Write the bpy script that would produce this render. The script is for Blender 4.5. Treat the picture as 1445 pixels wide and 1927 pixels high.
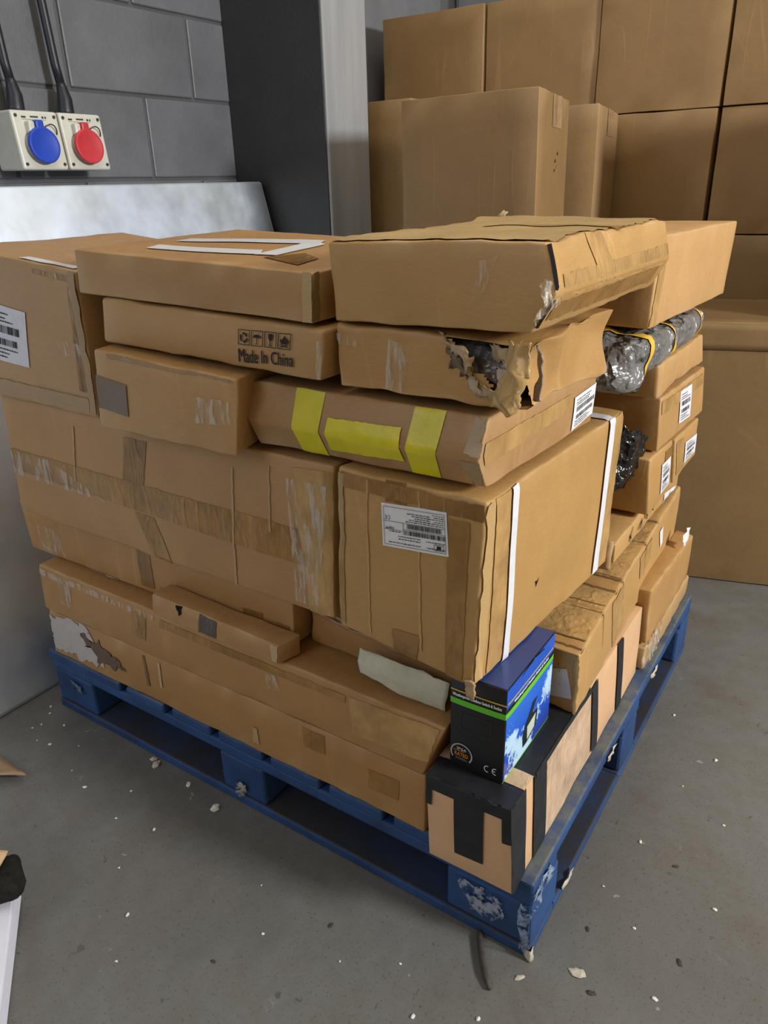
import bpy, bmesh, math, random
from mathutils import Vector, Matrix, noise
C=bpy.context.scene
COL=C.collection
R=math.radians
for o in list(bpy.data.objects): bpy.data.objects.remove(o)
random.seed(7)

# ------------------------------------------------------------------ camera
def make_camera():
    pitch,roll,yaw=R(23.74),R(-1.64),R(34.05)
    f=Vector((-math.sin(yaw)*math.cos(pitch),math.cos(yaw)*math.cos(pitch),-math.sin(pitch)))
    r=Vector((math.cos(yaw),math.sin(yaw),0)); u=r.cross(f)
    r2=r*math.cos(roll)+u*math.sin(roll); u2=-r*math.sin(roll)+u*math.cos(roll)
    cd=bpy.data.cameras.new('camera'); cam=bpy.data.objects.new('camera',cd); COL.objects.link(cam)
    m=Matrix((r2,u2,-f)).transposed().to_4x4(); m.translation=Vector((.268,-.768,1.123))
    cam.matrix_world=m
    cd.sensor_fit='VERTICAL'; cd.sensor_height=36; cd.lens=1400/1927*36; cd.clip_start=.02
    C.camera=cam
make_camera()

# ------------------------------------------------------------------ light and exposure
C.view_settings.view_transform='Standard'; C.view_settings.look='None'
C.view_settings.gamma=1; C.view_settings.use_curve_mapping=False
C.view_settings.exposure=0.0
w=bpy.data.worlds.new('world'); C.world=w; w.use_nodes=True
w.node_tree.nodes['Background'].inputs[0].default_value=(1,.79,.50,1)
w.node_tree.nodes['Background'].inputs[1].default_value=.365
def area(name,loc,target,size,energy,color,sy=None):
    l=bpy.data.lights.new(name,'AREA'); l.energy=energy; l.color=color
    l.shape='RECTANGLE'; l.size=size; l.size_y=sy or size
    o=bpy.data.objects.new(name,l); COL.objects.link(o); o.location=loc
    o.rotation_euler=(Vector(target)-Vector(loc)).to_track_quat('-Z','Y').to_euler()
    return o
area('flood_light',(3.3,.50,2.02),(-.3,.6,.7),.55,164,(1,1,1))
area('cool_fill',(-1.1,-2.3,2.1),(-1.5,.25,.8),1.2,17,(.66,.80,1))  # weak cool fill added at the left front to tint the left boxes
area('ceiling_tube',(-.4,.6,3.3),(-.6,.6,0),1.4,26,(1,.95,.86))

# ------------------------------------------------------------------ materials
def nt(name):
    m=bpy.data.materials.new(name); m.use_nodes=True
    t=m.node_tree; b=t.nodes['Principled BSDF']; return m,t,b
def N(t,kind,**kw):
    n=t.nodes.new('ShaderNode'+kind)
    for k,v in kw.items():
        if k in n.inputs.keys() if isinstance(k,str) else False: n.inputs[k].default_value=v
        else: setattr(n,k,v)
    return n
def L(t,a,b): t.links.new(a,b)
def coords(t,scale=(1,1,1),use='Object',rand=True):
    tc=N(t,'TexCoord'); mp=N(t,'Mapping'); mp.inputs['Scale'].default_value=scale
    L(t,tc.outputs[use],mp.inputs['Vector'])
    if rand:
        oi=N(t,'ObjectInfo'); mul=N(t,'Math',operation='MULTIPLY'); mul.inputs[1].default_value=37.
        L(t,oi.outputs['Random'],mul.inputs[0]); L(t,mul.outputs[0],mp.inputs['Location'])
    return mp.outputs['Vector']
def noise_tex(t,vec,scale,detail=4,rough=.6):
    n=N(t,'TexNoise'); n.inputs['Scale'].default_value=scale; n.inputs['Detail'].default_value=detail; n.inputs['Roughness'].default_value=rough
    L(t,vec,n.inputs['Vector']); return n.outputs['Fac']
def ramp(t,fac,stops):
    r=N(t,'ValToRGB'); e=r.color_ramp.elements
    while len(e)<len(stops): e.new(.5)
    for i,(p,c) in enumerate(stops):
        e[i].position=p; e[i].color=(c,c,c,1) if not hasattr(c,'__len__') else (*c,1)
    L(t,fac,r.inputs['Fac']); return r.outputs['Color']
def mix(t,a,b,fac,blend='MIX'):
    m=N(t,'Mix',data_type='RGBA',blend_type=blend)
    for s,v in ((6,a),(7,b)):
        if hasattr(v,'links') or hasattr(v,'is_linked'): L(t,v,m.inputs[s])
        else: m.inputs[s].default_value=(*v,1) if len(v)==3 else v
    if hasattr(fac,'is_linked'): L(t,fac,m.inputs[0])
    else: m.inputs[0].default_value=fac
    return m.outputs[2]
def bump(t,b,h,strength=.3,dist=.002):
    n=N(t,'Bump'); n.inputs['Strength'].default_value=strength; n.inputs['Distance'].default_value=dist
    L(t,h,n.inputs['Height']); L(t,n.outputs['Normal'],b.inputs['Normal'])
def objcol(t): return N(t,'ObjectInfo').outputs['Color']

def ridges(t,vec,scale,wid,detail=1.5):
    n=noise_tex(t,vec,scale,detail,.5); a=N(t,'Math',operation='SUBTRACT'); L(t,n,a.inputs[0]); a.inputs[1].default_value=.5
    b=N(t,'Math',operation='ABSOLUTE'); L(t,a.outputs[0],b.inputs[0]); return ramp(t,b.outputs[0],[(0,1.),(wid,0.)])
def madd(t,a,k,b):
    m=N(t,'Math',operation='MULTIPLY_ADD'); L(t,a,m.inputs[0]); m.inputs[1].default_value=k
    if b is None: m.inputs[2].default_value=0
    else: L(t,b,m.inputs[2])
    return m.outputs[0]
def mat_card():
    m,t,b=nt('cardboard'); v=coords(t)
    big=ramp(t,noise_tex(t,v,7,3),[(.3,.93),(.7,1.06)])
    fine=ramp(t,noise_tex(t,coords(t,(1,1,9)),90,3),[(.25,.90),(.75,1.08)])
    c=mix(t,objcol(t),big,1,'MULTIPLY'); c=mix(t,c,fine,1,'MULTIPLY')
    cr=ridges(t,coords(t,(8,8,.7)),1,.012); cr2=madd(t,ridges(t,v,1.7,.006),.45,None)
    lt=mix(t,c,(1.22,1.22,1.22),1,'MULTIPLY')
    gate=ramp(t,noise_tex(t,v,4,2),[(.46,0),(.62,.75)])
    both=N(t,'Math',operation='MAXIMUM'); L(t,cr,both.inputs[0]); L(t,cr2,both.inputs[1])
    gm=N(t,'Math',operation='MULTIPLY'); L(t,both.outputs[0],gm.inputs[0]); L(t,gate,gm.inputs[1])
    c=mix(t,c,lt,gm.outputs[0])
    at=N(t,'Attribute',attribute_name='wear')
    c=mix(t,c,(.55,.385,.20),at.outputs['Fac'])
    L(t,c,b.inputs['Base Color']); b.inputs['Roughness'].default_value=.5
    b.inputs['Specular IOR Level'].default_value=.35
    wv=noise_tex(t,v,26,4); add=N(t,'Math',operation='ADD'); L(t,wv,add.inputs[0])
    f2=noise_tex(t,coords(t,(120,120,3)),1.5,1); mm=N(t,'Math',operation='MULTIPLY'); mm.inputs[1].default_value=.12
    L(t,f2,mm.inputs[0]); L(t,mm.outputs[0],add.inputs[1]); bump(t,b,madd(t,gm.outputs[0],.45,add.outputs[0]),.25,.003); return m
def mat_tape():
    m,t,b=nt('brown_tape'); v=coords(t)
    c=mix(t,objcol(t),ramp(t,noise_tex(t,v,18,4),[(.3,.75),(.7,1.25)]),1,'MULTIPLY')
    L(t,c,b.inputs['Base Color']); b.inputs['Roughness'].default_value=.27
    b.inputs['Specular IOR Level'].default_value=.28
    hh=madd(t,ridges(t,coords(t,(2.2,2.2,.8)),7,.05,3),.6,noise_tex(t,coords(t,(2,2,.6)),45,3))
    bump(t,b,hh,.36,.004); return m
def mat_clear():
    m,t,b=nt('clear_tape'); v=coords(t,(2,2,.5))
    tr=N(t,'BsdfTransparent'); mx=N(t,'MixShader'); h=noise_tex(t,v,40,3)
    L(t,ramp(t,h,[(.47,.05),(.6,.42)]),mx.inputs[0]); L(t,tr.outputs[0],mx.inputs[1]); L(t,b.outputs[0],mx.inputs[2])
    b.inputs['Base Color'].default_value=(.72,.66,.57,1); b.inputs['Roughness'].default_value=.16
    b.inputs['Specular IOR Level'].default_value=.8
    bump(t,b,h,1,.01); L(t,mx.outputs[0],t.nodes['Material Output'].inputs[0]); return m
def mat_plain(name,col,rough=.5,spec=.4,nscale=40,bstr=.1,metal=0,var=.12,use_obj=False):
    m,t,b=nt(name); v=coords(t); n=noise_tex(t,v,nscale,4)
    c=mix(t,objcol(t) if use_obj else col,ramp(t,n,[(.3,1-var),(.7,1+var)]),1,'MULTIPLY')
    L(t,c,b.inputs['Base Color']); b.inputs['Roughness'].default_value=rough; b.inputs['Specular IOR Level'].default_value=spec
    b.inputs['Metallic'].default_value=metal
    if bstr: bump(t,b,n,bstr,.003)
    return m
def mat_scuff():
    m,t,b=nt('worn_scuff'); v=coords(t); n=noise_tex(t,v,55,5,.7)
    tr=N(t,'BsdfTransparent'); mx=N(t,'MixShader'); L(t,ramp(t,n,[(.46,0.),(.56,1.)]),mx.inputs[0])
    L(t,tr.outputs[0],mx.inputs[1]); L(t,b.outputs[0],mx.inputs[2]); L(t,objcol(t),b.inputs['Base Color'])
    b.inputs['Roughness'].default_value=.8; L(t,mx.outputs[0],t.nodes['Material Output'].inputs[0]); return m
def mat_floor():
    m,t,b=nt('painted_concrete'); v=coords(t,rand=False)
    a=ramp(t,noise_tex(t,v,1.6,5,.65),[(.3,(.105,.100,.092)),(.5,(.150,.152,.142)),(.72,(.175,.182,.172))])
    br=ramp(t,noise_tex(t,v,3.3,5,.7),[(.44,0),(.66,.75)])
    c=mix(t,a,(.11,.092,.08),br)
    sp=ramp(t,noise_tex(t,v,210,2,.5),[(.26,.45),(.40,1)])
    c=mix(t,c,sp,.75,'MULTIPLY')
    patch=ramp(t,noise_tex(t,v,9,6,.75),[(.64,0),(.68,.45)])
    c=mix(t,c,(.25,.245,.22),patch)
    vo=N(t,'TexVoronoi',feature='F1'); vo.inputs['Scale'].default_value=9; vo.inputs['Randomness'].default_value=1; nz=N(t,'TexNoise'); nz.inputs['Scale'].default_value=26; nz.inputs['Detail'].default_value=4; L(t,v,nz.inputs['Vector']); vv=N(t,'VectorMath',operation='MULTIPLY_ADD'); L(t,nz.outputs['Color'],vv.inputs[0]); vv.inputs[1].default_value=(.09,.09,.09); L(t,v,vv.inputs[2]); L(t,vv.outputs[0],vo.inputs['Vector'])
    chip=ramp(t,vo.outputs['Distance'],[(.045,.8),(.06,0)]); c=mix(t,c,(.30,.29,.27),chip)
    vd=N(t,'TexVoronoi',feature='F1'); vd.inputs['Scale'].default_value=17; L(t,vv.outputs[0],vd.inputs['Vector'])
    dk=ramp(t,vd.outputs['Distance'],[(.06,.7),(.09,0)]); c=mix(t,c,(.07,.065,.055),dk)
    L(t,c,b.inputs['Base Color']); L(t,ramp(t,noise_tex(t,v,5,4),[(.3,.42),(.7,.62)]),b.inputs['Roughness'])
    b.inputs['Specular IOR Level'].default_value=.4
    bump(t,b,noise_tex(t,v,30,6,.7),.25,.004); return m
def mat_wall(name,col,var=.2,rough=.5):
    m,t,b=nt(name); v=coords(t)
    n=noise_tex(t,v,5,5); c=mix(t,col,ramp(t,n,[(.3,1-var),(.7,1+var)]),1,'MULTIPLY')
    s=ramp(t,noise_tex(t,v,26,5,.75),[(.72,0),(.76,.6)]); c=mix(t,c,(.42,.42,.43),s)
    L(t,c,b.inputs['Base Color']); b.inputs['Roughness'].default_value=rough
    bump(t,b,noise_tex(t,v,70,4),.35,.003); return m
def mat_post():
    m,t,b=nt('grey_paint'); v=coords(t,(6,6,.5),rand=False)
    c=ramp(t,noise_tex(t,v,2.2,5,.6),[(.3,(.25,.258,.272)),(.7,(.36,.37,.38))])
    s=ramp(t,noise_tex(t,coords(t,rand=False),30,4,.8),[(.72,0),(.75,.8)]); c=mix(t,c,(.7,.7,.7),s)
    L(t,c,b.inputs['Base Color']); b.inputs['Roughness'].default_value=.38; bump(t,b,noise_tex(t,v,6,4),.2,.003); return m
def mat_steel():
    m,t,b=nt('galvanised_steel'); v=coords(t,rand=False)
    c=ramp(t,noise_tex(t,v,4,5,.65),[(.3,(.70,.79,.95)),(.7,(.82,.91,1.))])
    s=ramp(t,noise_tex(t,v,38,4,.8),[(.73,0),(.76,.7)]); c=mix(t,c,(.12,.12,.12),s)
    L(t,c,b.inputs['Base Color']); b.inputs['Metallic'].default_value=.88
    L(t,ramp(t,noise_tex(t,v,9,4),[(.3,.44),(.7,.58)]),b.inputs['Roughness']); bump(t,b,noise_tex(t,v,7,3),.12,.006); return m
def mat_pallet():
    m,t,b=nt('blue_pallet_paint'); v=coords(t,rand=True)
    base=ramp(t,noise_tex(t,v,8,5,.65),[(.3,(.010,.034,.105)),(.7,(.020,.075,.225))])
    ge=N(t,'NewGeometry'); sx=N(t,'SeparateXYZ'); L(t,ge.outputs['Normal'],sx.inputs[0])
    n2=noise_tex(t,v,22,6,.75)
    sp=N(t,'SeparateXYZ'); L(t,ge.outputs['Position'],sp.inputs[0]); hi=N(t,'Math',operation='GREATER_THAN'); hi.inputs[1].default_value=.15; L(t,sp.outputs['Z'],hi.inputs[0])
    u0=N(t,'Math',operation='MULTIPLY'); L(t,ramp(t,sx.outputs['Z'],[(.5,0),(.8,1)]),u0.inputs[0]); L(t,hi.outputs[0],u0.inputs[1])
    up=N(t,'Math',operation='MULTIPLY'); L(t,u0.outputs[0],up.inputs[0]); L(t,ramp(t,noise_tex(t,v,13,4,.7),[(.40,.25),(.58,.95)]),up.inputs[1])
    c=mix(t,base,(.125,.140,.135),up.outputs[0])
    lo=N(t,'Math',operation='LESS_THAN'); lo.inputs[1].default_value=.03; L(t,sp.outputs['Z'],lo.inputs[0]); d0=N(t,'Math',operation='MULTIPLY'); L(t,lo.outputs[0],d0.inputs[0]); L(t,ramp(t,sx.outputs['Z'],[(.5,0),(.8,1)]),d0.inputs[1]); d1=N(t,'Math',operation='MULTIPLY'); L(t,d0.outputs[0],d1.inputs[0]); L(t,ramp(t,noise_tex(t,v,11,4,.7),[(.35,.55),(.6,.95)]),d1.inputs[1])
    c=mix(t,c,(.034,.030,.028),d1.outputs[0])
    c=mix(t,c,(.30,.31,.34),ramp(t,n2,[(.66,0),(.72,.55)]))
    at=N(t,'Attribute',attribute_name='wear'); c=mix(t,c,(.42,.32,.22),at.outputs['Fac'])
    L(t,c,b.inputs['Base Color']); b.inputs['Roughness'].default_value=.6
    bump(t,b,noise_tex(t,coords(t,(30,30,30)),2,5,.7),.3,.003); return m
def mat_bag(name,col,rough=.33):
    m,t,b=nt(name); v=coords(t,(1,1,1))
    n=noise_tex(t,v,30,3,.55)
    b.inputs['Base Color'].default_value=(*col,1); b.inputs['Roughness'].default_value=rough
    b.inputs['Specular IOR Level'].default_value=.7
    bump(t,b,madd(t,ridges(t,coords(t,(1,1,1)),15,.13,3),.8,n),1,.014); return m
def mat_splash():
    m,t,b=nt('splash_print'); v=coords(t,(1,1,1),rand=False)
    n=noise_tex(t,v,34,9,.78)
    tc=N(t,'TexCoord'); sx=N(t,'SeparateXYZ'); L(t,tc.outputs['UV'],sx.inputs[0])
    # two sweeping bands of water in print space (uv)
    def band(au,av,c0,wd):
        e=N(t,'Math',operation='MULTIPLY_ADD'); L(t,sx.outputs['X'],e.inputs[0]); e.inputs[1].default_value=au; e.inputs[2].default_value=c0
        f=N(t,'Math',operation='MULTIPLY_ADD'); L(t,sx.outputs['Y'],f.inputs[0]); f.inputs[1].default_value=av; L(t,e.outputs[0],f.inputs[2])
        g=N(t,'Math',operation='ABSOLUTE'); L(t,f.outputs[0],g.inputs[0])
        h=N(t,'Math',operation='SUBTRACT'); h.inputs[0].default_value=wd; L(t,g.outputs[0],h.inputs[1])
        k=N(t,'Math',operation='MULTIPLY_ADD'); k.inputs[1].default_value=2.2; k.inputs[2].default_value=-1.05
        L(t,n,k.inputs[0]); s=N(t,'Math',operation='ADD'); L(t,h.outputs[0],s.inputs[0]); L(t,k.outputs[0],s.inputs[1]); return s.outputs[0]
    a=band(1.0,-1.0,-.30,.25); c2=band(-.55,-1,.82,.02); d=band(1,.9,-.52,.23)
    mx=N(t,'Math',operation='MAXIMUM'); L(t,a,mx.inputs[0]); L(t,d,mx.inputs[1])
    fac=ramp(t,mx.outputs[0],[(.09,0),(.15,.85),(.4,1)])
    blue=ramp(t,sx.outputs['Y'],[(0,(.03,.05,.30)),(.5,(.01,.10,.62)),(1,(.02,.16,.70))])
    c=mix(t,blue,(.55,.78,.95),fac)
    L(t,c,b.inputs['Base Color']); b.inputs['Roughness'].default_value=.28; return m

M={}
M['card']=mat_card(); M['tape']=mat_tape(); M['clear']=mat_clear(); M['scuff']=mat_scuff()
M['label']=mat_plain('paper_label',None,.55,.4,60,.1,use_obj=True,var=.06)
M['paint']=mat_plain('flat_print',None,.45,.4,60,0,use_obj=True,var=.05)
M['yellow']=mat_plain('yellow_tape',(.62,.53,.012),.33,.45,30,.3,var=.1)
M['band']=mat_plain('amber_tape',(.75,.46,.05),.4,.4,30,.2,var=.1)
M['strap']=mat_plain('white_strap',(.72,.72,.76),.4,.4,60,.1,var=.05)
M['black']=mat_plain('black_tape',(.016,.017,.020),.42,.4,30,.25,var=.3)
M['ink']=mat_plain('black_ink',(.025,.022,.020),.7,.2,60,0,var=.1)
M['dark']=mat_plain('dark_void',(.012,.010,.009),.9,.1,20,0)
M['floor']=mat_floor()
M['block']=mat_wall('grey_block_paint',(.118,.123,.138),.16,.45)
M['mortar']=mat_wall('grey_mortar_paint',(.075,.077,.085),.2,.6)
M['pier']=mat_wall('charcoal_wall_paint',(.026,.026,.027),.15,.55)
M['farwall']=mat_wall('pale_grey_wall_paint',(.20,.205,.22),.15,.5)
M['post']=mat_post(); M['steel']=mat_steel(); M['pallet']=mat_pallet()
M['bag']=mat_bag('grey_plastic_film',(.17,.165,.16)); M['bagblack']=mat_bag('black_plastic_film',(.008,.008,.009),.2)
M['wrap']=mat_bag('dull_grey_wrap',(.13,.115,.115),.4)
M['rubber']=mat_plain('black_rubber',(.013,.015,.022),.42,.5,40,.1,var=.2)
M['ivory']=mat_plain('ivory_plastic',(.56,.56,.50),.38,.45,30,.05,var=.06)
M['blue']=mat_plain('blue_plastic',(.012,.055,.44),.4,.45,30,.05,var=.08)
M['red']=mat_plain('red_plastic',(.50,.035,.045),.4,.45,30,.05,var=.08)
M['screw']=mat_plain('dark_screw',(.06,.06,.055),.4,.5,30,0,metal=.5)
M['white']=mat_plain('white_board',(.72,.73,.82),.5,.3,20,.05,var=.04)
M['foam']=mat_plain('foam_sheet',(.52,.50,.38),.6,.3,30,.4,var=.12)
M['crumb']=mat_plain('white_crumb',(.72,.70,.66),.8,.2,60,.4,var=.1)
M['stone']=mat_plain('pale_chip',(.50,.45,.37),.85,.2,50,.5,var=.2)
M['char']=mat_plain('black_fuzz',(.012,.012,.010),.9,.2,80,1,var=.4)
M['twig']=mat_plain('dark_strip',(.06,.05,.045),.7,.3,60,.4,var=.3)
M['splash']=mat_splash()
M['boxblue']=mat_plain('dark_blue_print',(.032,.066,.235),.3,.5,30,.05,var=.08)
M['boxblack']=mat_plain('black_print',(.012,.012,.013),.33,.45,30,.05,var=.15)

# ------------------------------------------------------------------ helpers
def nvec(p):
    return Vector((noise.noise(p+Vector((17.3,0,0))),noise.noise(p+Vector((0,31.7,0))),noise.noise(p+Vector((0,0,53.1)))))
def link(name,verts,faces,mat,parent=None,loc=None,smooth=True,uvs=None):
    me=bpy.data.meshes.new(name); loc=Vector(loc) if loc is not None else Vector((0,0,0))
    me.from_pydata([tuple(Vector(v)-loc) for v in verts],[],faces); me.update()
    if smooth:
        for p in me.polygons: p.use_smooth=True
    o=bpy.data.objects.new(name,me); COL.objects.link(o); o.location=loc
    if mat: me.materials.append(mat)
    if parent is not None:
        o.parent=parent; o.location=loc-Vector(parent.location)
    return o
def tag(o,label,cat,group=None):
    o['label']=label; o['category']=cat
    if group: o['group']=group
    return o
def struct(o): o['kind']='structure'; return o
def box_bm(x0,y0,z0,x1,y1,z1,bev=.003,seg=1):
    bm=bmesh.new(); bmesh.ops.create_cube(bm,size=1)
    for v in bm.verts: v.co=Vector(((x0+x1)/2+v.co.x*(x1-x0),(y0+y1)/2+v.co.y*(y1-y0),(z0+z1)/2+v.co.z*(z1-z0)))
    if bev: bmesh.ops.bevel(bm,geom=bm.edges[:],offset=bev,segments=seg,affect='EDGES',profile=.5)
    return bm
def bm_obj(name,bm,mat,parent=None,loc=(0,0,0),smooth=False):
    loc=Vector(loc); me=bpy.data.meshes.new(name)
    bmesh.ops.translate(bm,verts=bm.verts[:],vec=-loc); bmesh.ops.recalc_face_normals(bm,faces=bm.faces[:]); bm.to_mesh(me); bm.free()
    if smooth:
        for p in me.polygons: p.use_smooth=True
    o=bpy.data.objects.new(name,me); COL.objects.link(o); me.materials.append(mat)
    if parent is not None: o.parent=parent; o.location=loc-Vector(parent.location)
    else: o.location=loc
    return o
def empty(name,loc):
    o=bpy.data.objects.new(name,None); COL.objects.link(o); o.location=loc; o.empty_display_size=.05; return o
def tube(name,pts,rad,mat,parent=None,n=12,loc=None):
    V=[];F=[]; pts=[Vector(p) for p in pts]; rads=rad if hasattr(rad,'__len__') else [rad]*len(pts)
    for i,p in enumerate(pts):
        d=(pts[min(i+1,len(pts)-1)]-pts[max(i-1,0)]).normalized(); a=d.orthogonal().normalized()
        if i and (a-pa).length>.9: a=(pa-d*pa.dot(d)).normalized()
        elif i: a=(pa-d*pa.dot(d)).normalized()
        pa=a; b=d.cross(a)
        for k in range(n): V.append(p+(a*math.cos(k*2*math.pi/n)+b*math.sin(k*2*math.pi/n))*rads[i])
    for i in range(len(pts)-1):
        for k in range(n): F.append((i*n+k,i*n+(k+1)%n,(i+1)*n+(k+1)%n,(i+1)*n+k))
    F.append(tuple(range(n))[::-1]); F.append(tuple(range((len(pts)-1)*n,len(pts)*n)))
    return link(name,V,F,mat,parent,loc if loc is not None else (pts[0] if parent is None else parent.location))
def sheet(name,grid,mat,parent=None,amp=.003,freq=30,thick=.0012,sub=6,seed=0,jag=0):
    """crumpled thin sheet through a coarse grid of world points (rows of points)"""
    rows=len(grid)-1; cols=len(grid[0])-1; NU=cols*sub; NV=rows*sub; V=[]
    for j in range(NV+1):
        a=min(int(j/sub),rows-1); fv=j/sub-a
        for i in range(NU+1):
            b=min(int(i/sub),cols-1); fu=i/sub-b
            p=(Vector(grid[a][b])*(1-fu)+Vector(grid[a][b+1])*fu)*(1-fv)+(Vector(grid[a+1][b])*(1-fu)+Vector(grid[a+1][b+1])*fu)*fv
            q=nvec(p*freq+Vector((seed,seed,0)))*amp
            e=min(i,j,NU-i,NV-j)
            if jag and e==0: q=q+nvec(p*freq*3+Vector((seed,9,0)))*jag
            V.append(p+q)
    F=[(j*(NU+1)+i,j*(NU+1)+i+1,(j+1)*(NU+1)+i+1,(j+1)*(NU+1)+i) for j in range(NV) for i in range(NU)]
    o=link(name,V,F,mat,parent,parent.location if parent is not None else V[0])
    s=o.modifiers.new('thickness','SOLIDIFY'); s.thickness=thick; s.offset=0
    return o

# ------------------------------------------------------------------ cartons
FACES={'front':(1,0),'back':(1,1),'left':(0,0),'right':(0,1),'bottom':(2,0),'top':(2,1)}
class Carton:
    def __init__(s,name,label,cat,pts,color=(.43,.29,.165),r=.003,amp=.0014,crush=.0018,bulge=.0012,res=.03,seed=None,warp=None,lines=None,skip=None,mat='card',group=None,wear=.8):
        s.p=[Vector(p) for p in pts]; s.seed=random.random()*100 if seed is None else seed
        P=s.p; s.r=r; s.amp=amp; s.crush=crush; s.bulge=bulge; s.warp=warp
        s.dim=(((P[1]-P[0]).length+(P[2]-P[3]).length)/2,((P[4]-P[0]).length+(P[5]-P[1]).length)/2,((P[3]-P[0]).length+(P[2]-P[1]).length)/2)
        s.ax=((P[1]-P[0]).normalized(),(P[4]-P[0]).normalized(),(P[3]-P[0]).normalized())
        s.base=(P[0]+P[1]+P[4]+P[5])/4
        g=[]
        for k in range(3):
            d=s.dim[k]; rr=min(r/d,.3); n=max(2,int(d/res)); l=[0,rr*.3,rr]+[rr+(1-2*rr)*i/n for i in range(1,n)]+[1-rr,1-rr*.3,1]
            if lines and k in lines: l=sorted(set(l+lines[k]))
            g.append(l)
        idx={};V=[];W=[];F=[]
        def vid(t):
            key=tuple(round(x,5) for x in t)
            if key not in idx:
                idx[key]=len(V); V.append(s.at(*t)); W.append(s.edgew(t)*wear)
            return idx[key]
        for f,(ax,side) in FACES.items():
            o=[k for k in range(3) if k!=ax]; A,B=g[o[0]],g[o[1]]
            for i in range(len(A)-1):
                for j in range(len(B)-1):
                    if skip and skip(f,(A[i]+A[i+1])/2,(B[j]+B[j+1])/2): continue
                    q=[]
                    for (u,v) in ((A[i],B[j]),(A[i+1],B[j]),(A[i+1],B[j+1]),(A[i],B[j+1])):
                        t=[0,0,0]; t[ax]=side; t[o[0]]=u; t[o[1]]=v; q.append(vid(t))
                    flip=(side==1) if ax==1 else (side==0)
                    F.append(q[::-1] if flip else q)
        s.o=link(name,V,F,M[mat],None,s.base); s.o.color=(*color,1)
        a=s.o.data.attributes.new('wear','FLOAT','POINT')
        a.data.foreach_set('value',W)
        tag(s.o,label,cat,group)
    def edgew(s,t):
        ds=sorted(min(t[k],1-t[k])*s.dim[k] for k in range(3)); e=math.exp(-(ds[1]/.004)**2)
        p=s.base+Vector((t[0]*s.dim[0],t[1]*s.dim[1],t[2]*s.dim[2]))
        return max(0,min(1,e*(.35+.9*noise.noise(p*30+Vector((s.seed,0,0))))))
    def at(s,a,b,c,off=0.):
        t=(a,b,c); d=s.dim; r=min(s.r,min(d)*.3)
        p=[t[k]*d[k] for k in range(3)]; q=[min(max(p[k],r),d[k]-r) for k in range(3)]
        n=Vector([p[k]-q[k] for k in range(3)])
        if n.length>1e-9: n.normalize()
        pp=[(q[k]+n[k]*r)/d[k] for k in range(3)]
        a2,b2,c2=pp; P=s.p
        lo=(P[0]*(1-a2)+P[1]*a2)*(1-b2)+(P[4]*(1-a2)+P[5]*a2)*b2
        hi=(P[3]*(1-a2)+P[2]*a2)*(1-b2)+(P[7]*(1-a2)+P[6]*a2)*b2
        w=lo*(1-c2)+hi*c2
        nw=(s.ax[0]*n[0]+s.ax[1]*n[1]+s.ax[2]*n[2])
        if nw.length>0: nw.normalize()
        sv=Vector((s.seed,s.seed*.7,0))
        bl=[math.sin(math.pi*min(max(x,0),1)) for x in t]
        bu=bl[0]*bl[2]*abs(n[1])+bl[1]*bl[2]*abs(n[0])+bl[0]*bl[1]*abs(n[2])*.3
        ds=sorted(min(t[k],1-t[k])*d[k] for k in range(3)); ew=math.exp(-ds[1]/.018)
        disp=s.bulge*bu*(.5 if c in (0,1) else 1)+s.amp*noise.noise(w*9+sv)*1.3
        w=w+nw*disp+nvec(w*28+sv)*s.crush*ew
        if s.warp: w=s.warp(a,b,c,w)
        return w+nw*off
    def S(s,face,u,v,off=0.):
        ax,side=FACES[face]; u=min(max(u,0),1); v=min(max(v,0),1); o=[k for k in range(3) if k!=ax]
        t=[0,0,0]; t[ax]=side; t[o[0]]=u; t[o[1]]=v
        return s.at(*t,off=off)
    def facedim(s,face):
        ax,_=FACES[face]; o=[k for k in range(3) if k!=ax]; return s.dim[o[0]],s.dim[o[1]]
    def patch(s,name,face,q,mat,off=.0012,color=None,jag=0.,step=.014,label=None,parent=None):
        fd=s.facedim(face); q=[Vector((x,y,0)) for x,y in q]
        lw=max((Vector(((q[1]-q[0]).x*fd[0],(q[1]-q[0]).y*fd[1],0))).length,1e-4); lh=max((Vector(((q[3]-q[0]).x*fd[0],(q[3]-q[0]).y*fd[1],0))).length,1e-4)
        nu=max(2,min(60,int(lw/step))); nv=max(2,min(60,int(lh/step))); V=[];UV=[]
        for j in range(nv+1):
            for i in range(nu+1):
                u,v=i/nu,j/nv; p=(q[0]*(1-u)+q[1]*u)*(1-v)+(q[3]*(1-u)+q[2]*u)*v
                if jag and (i in(0,nu) or j in (0,nv)):
                    p=p+Vector((noise.noise(Vector((p.x*61,p.y*23,s.seed)))*jag/fd[0],noise.noise(Vector((p.x*57,p.y*31,s.seed+9)))*jag/fd[1],0))
                V.append(s.S(face,p.x,p.y,off)); UV.append((u,1-v))
        F=[(j*(nu+1)+i,(j+1)*(nu+1)+i,(j+1)*(nu+1)+i+1,j*(nu+1)+i+1) for j in range(nv) for i in range(nu)]
        if FACES[face][0]==1 and FACES[face][1]==1 or (FACES[face][0]!=1 and FACES[face][1]==0): F=[f[::-1] for f in F]
        o=link(name,V,F,mat,parent or s.o,s.base)
        if parent: o.location=(0,0,0)
        uvl=o.data.uv_layers.new(name='UVMap')
        for lp in o.data.loops: uvl.data[lp.index].uv=UV[lp.vertex_index]
        if color: o.color=(*color,1)
        if label: o['label']=label
        return o
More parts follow.
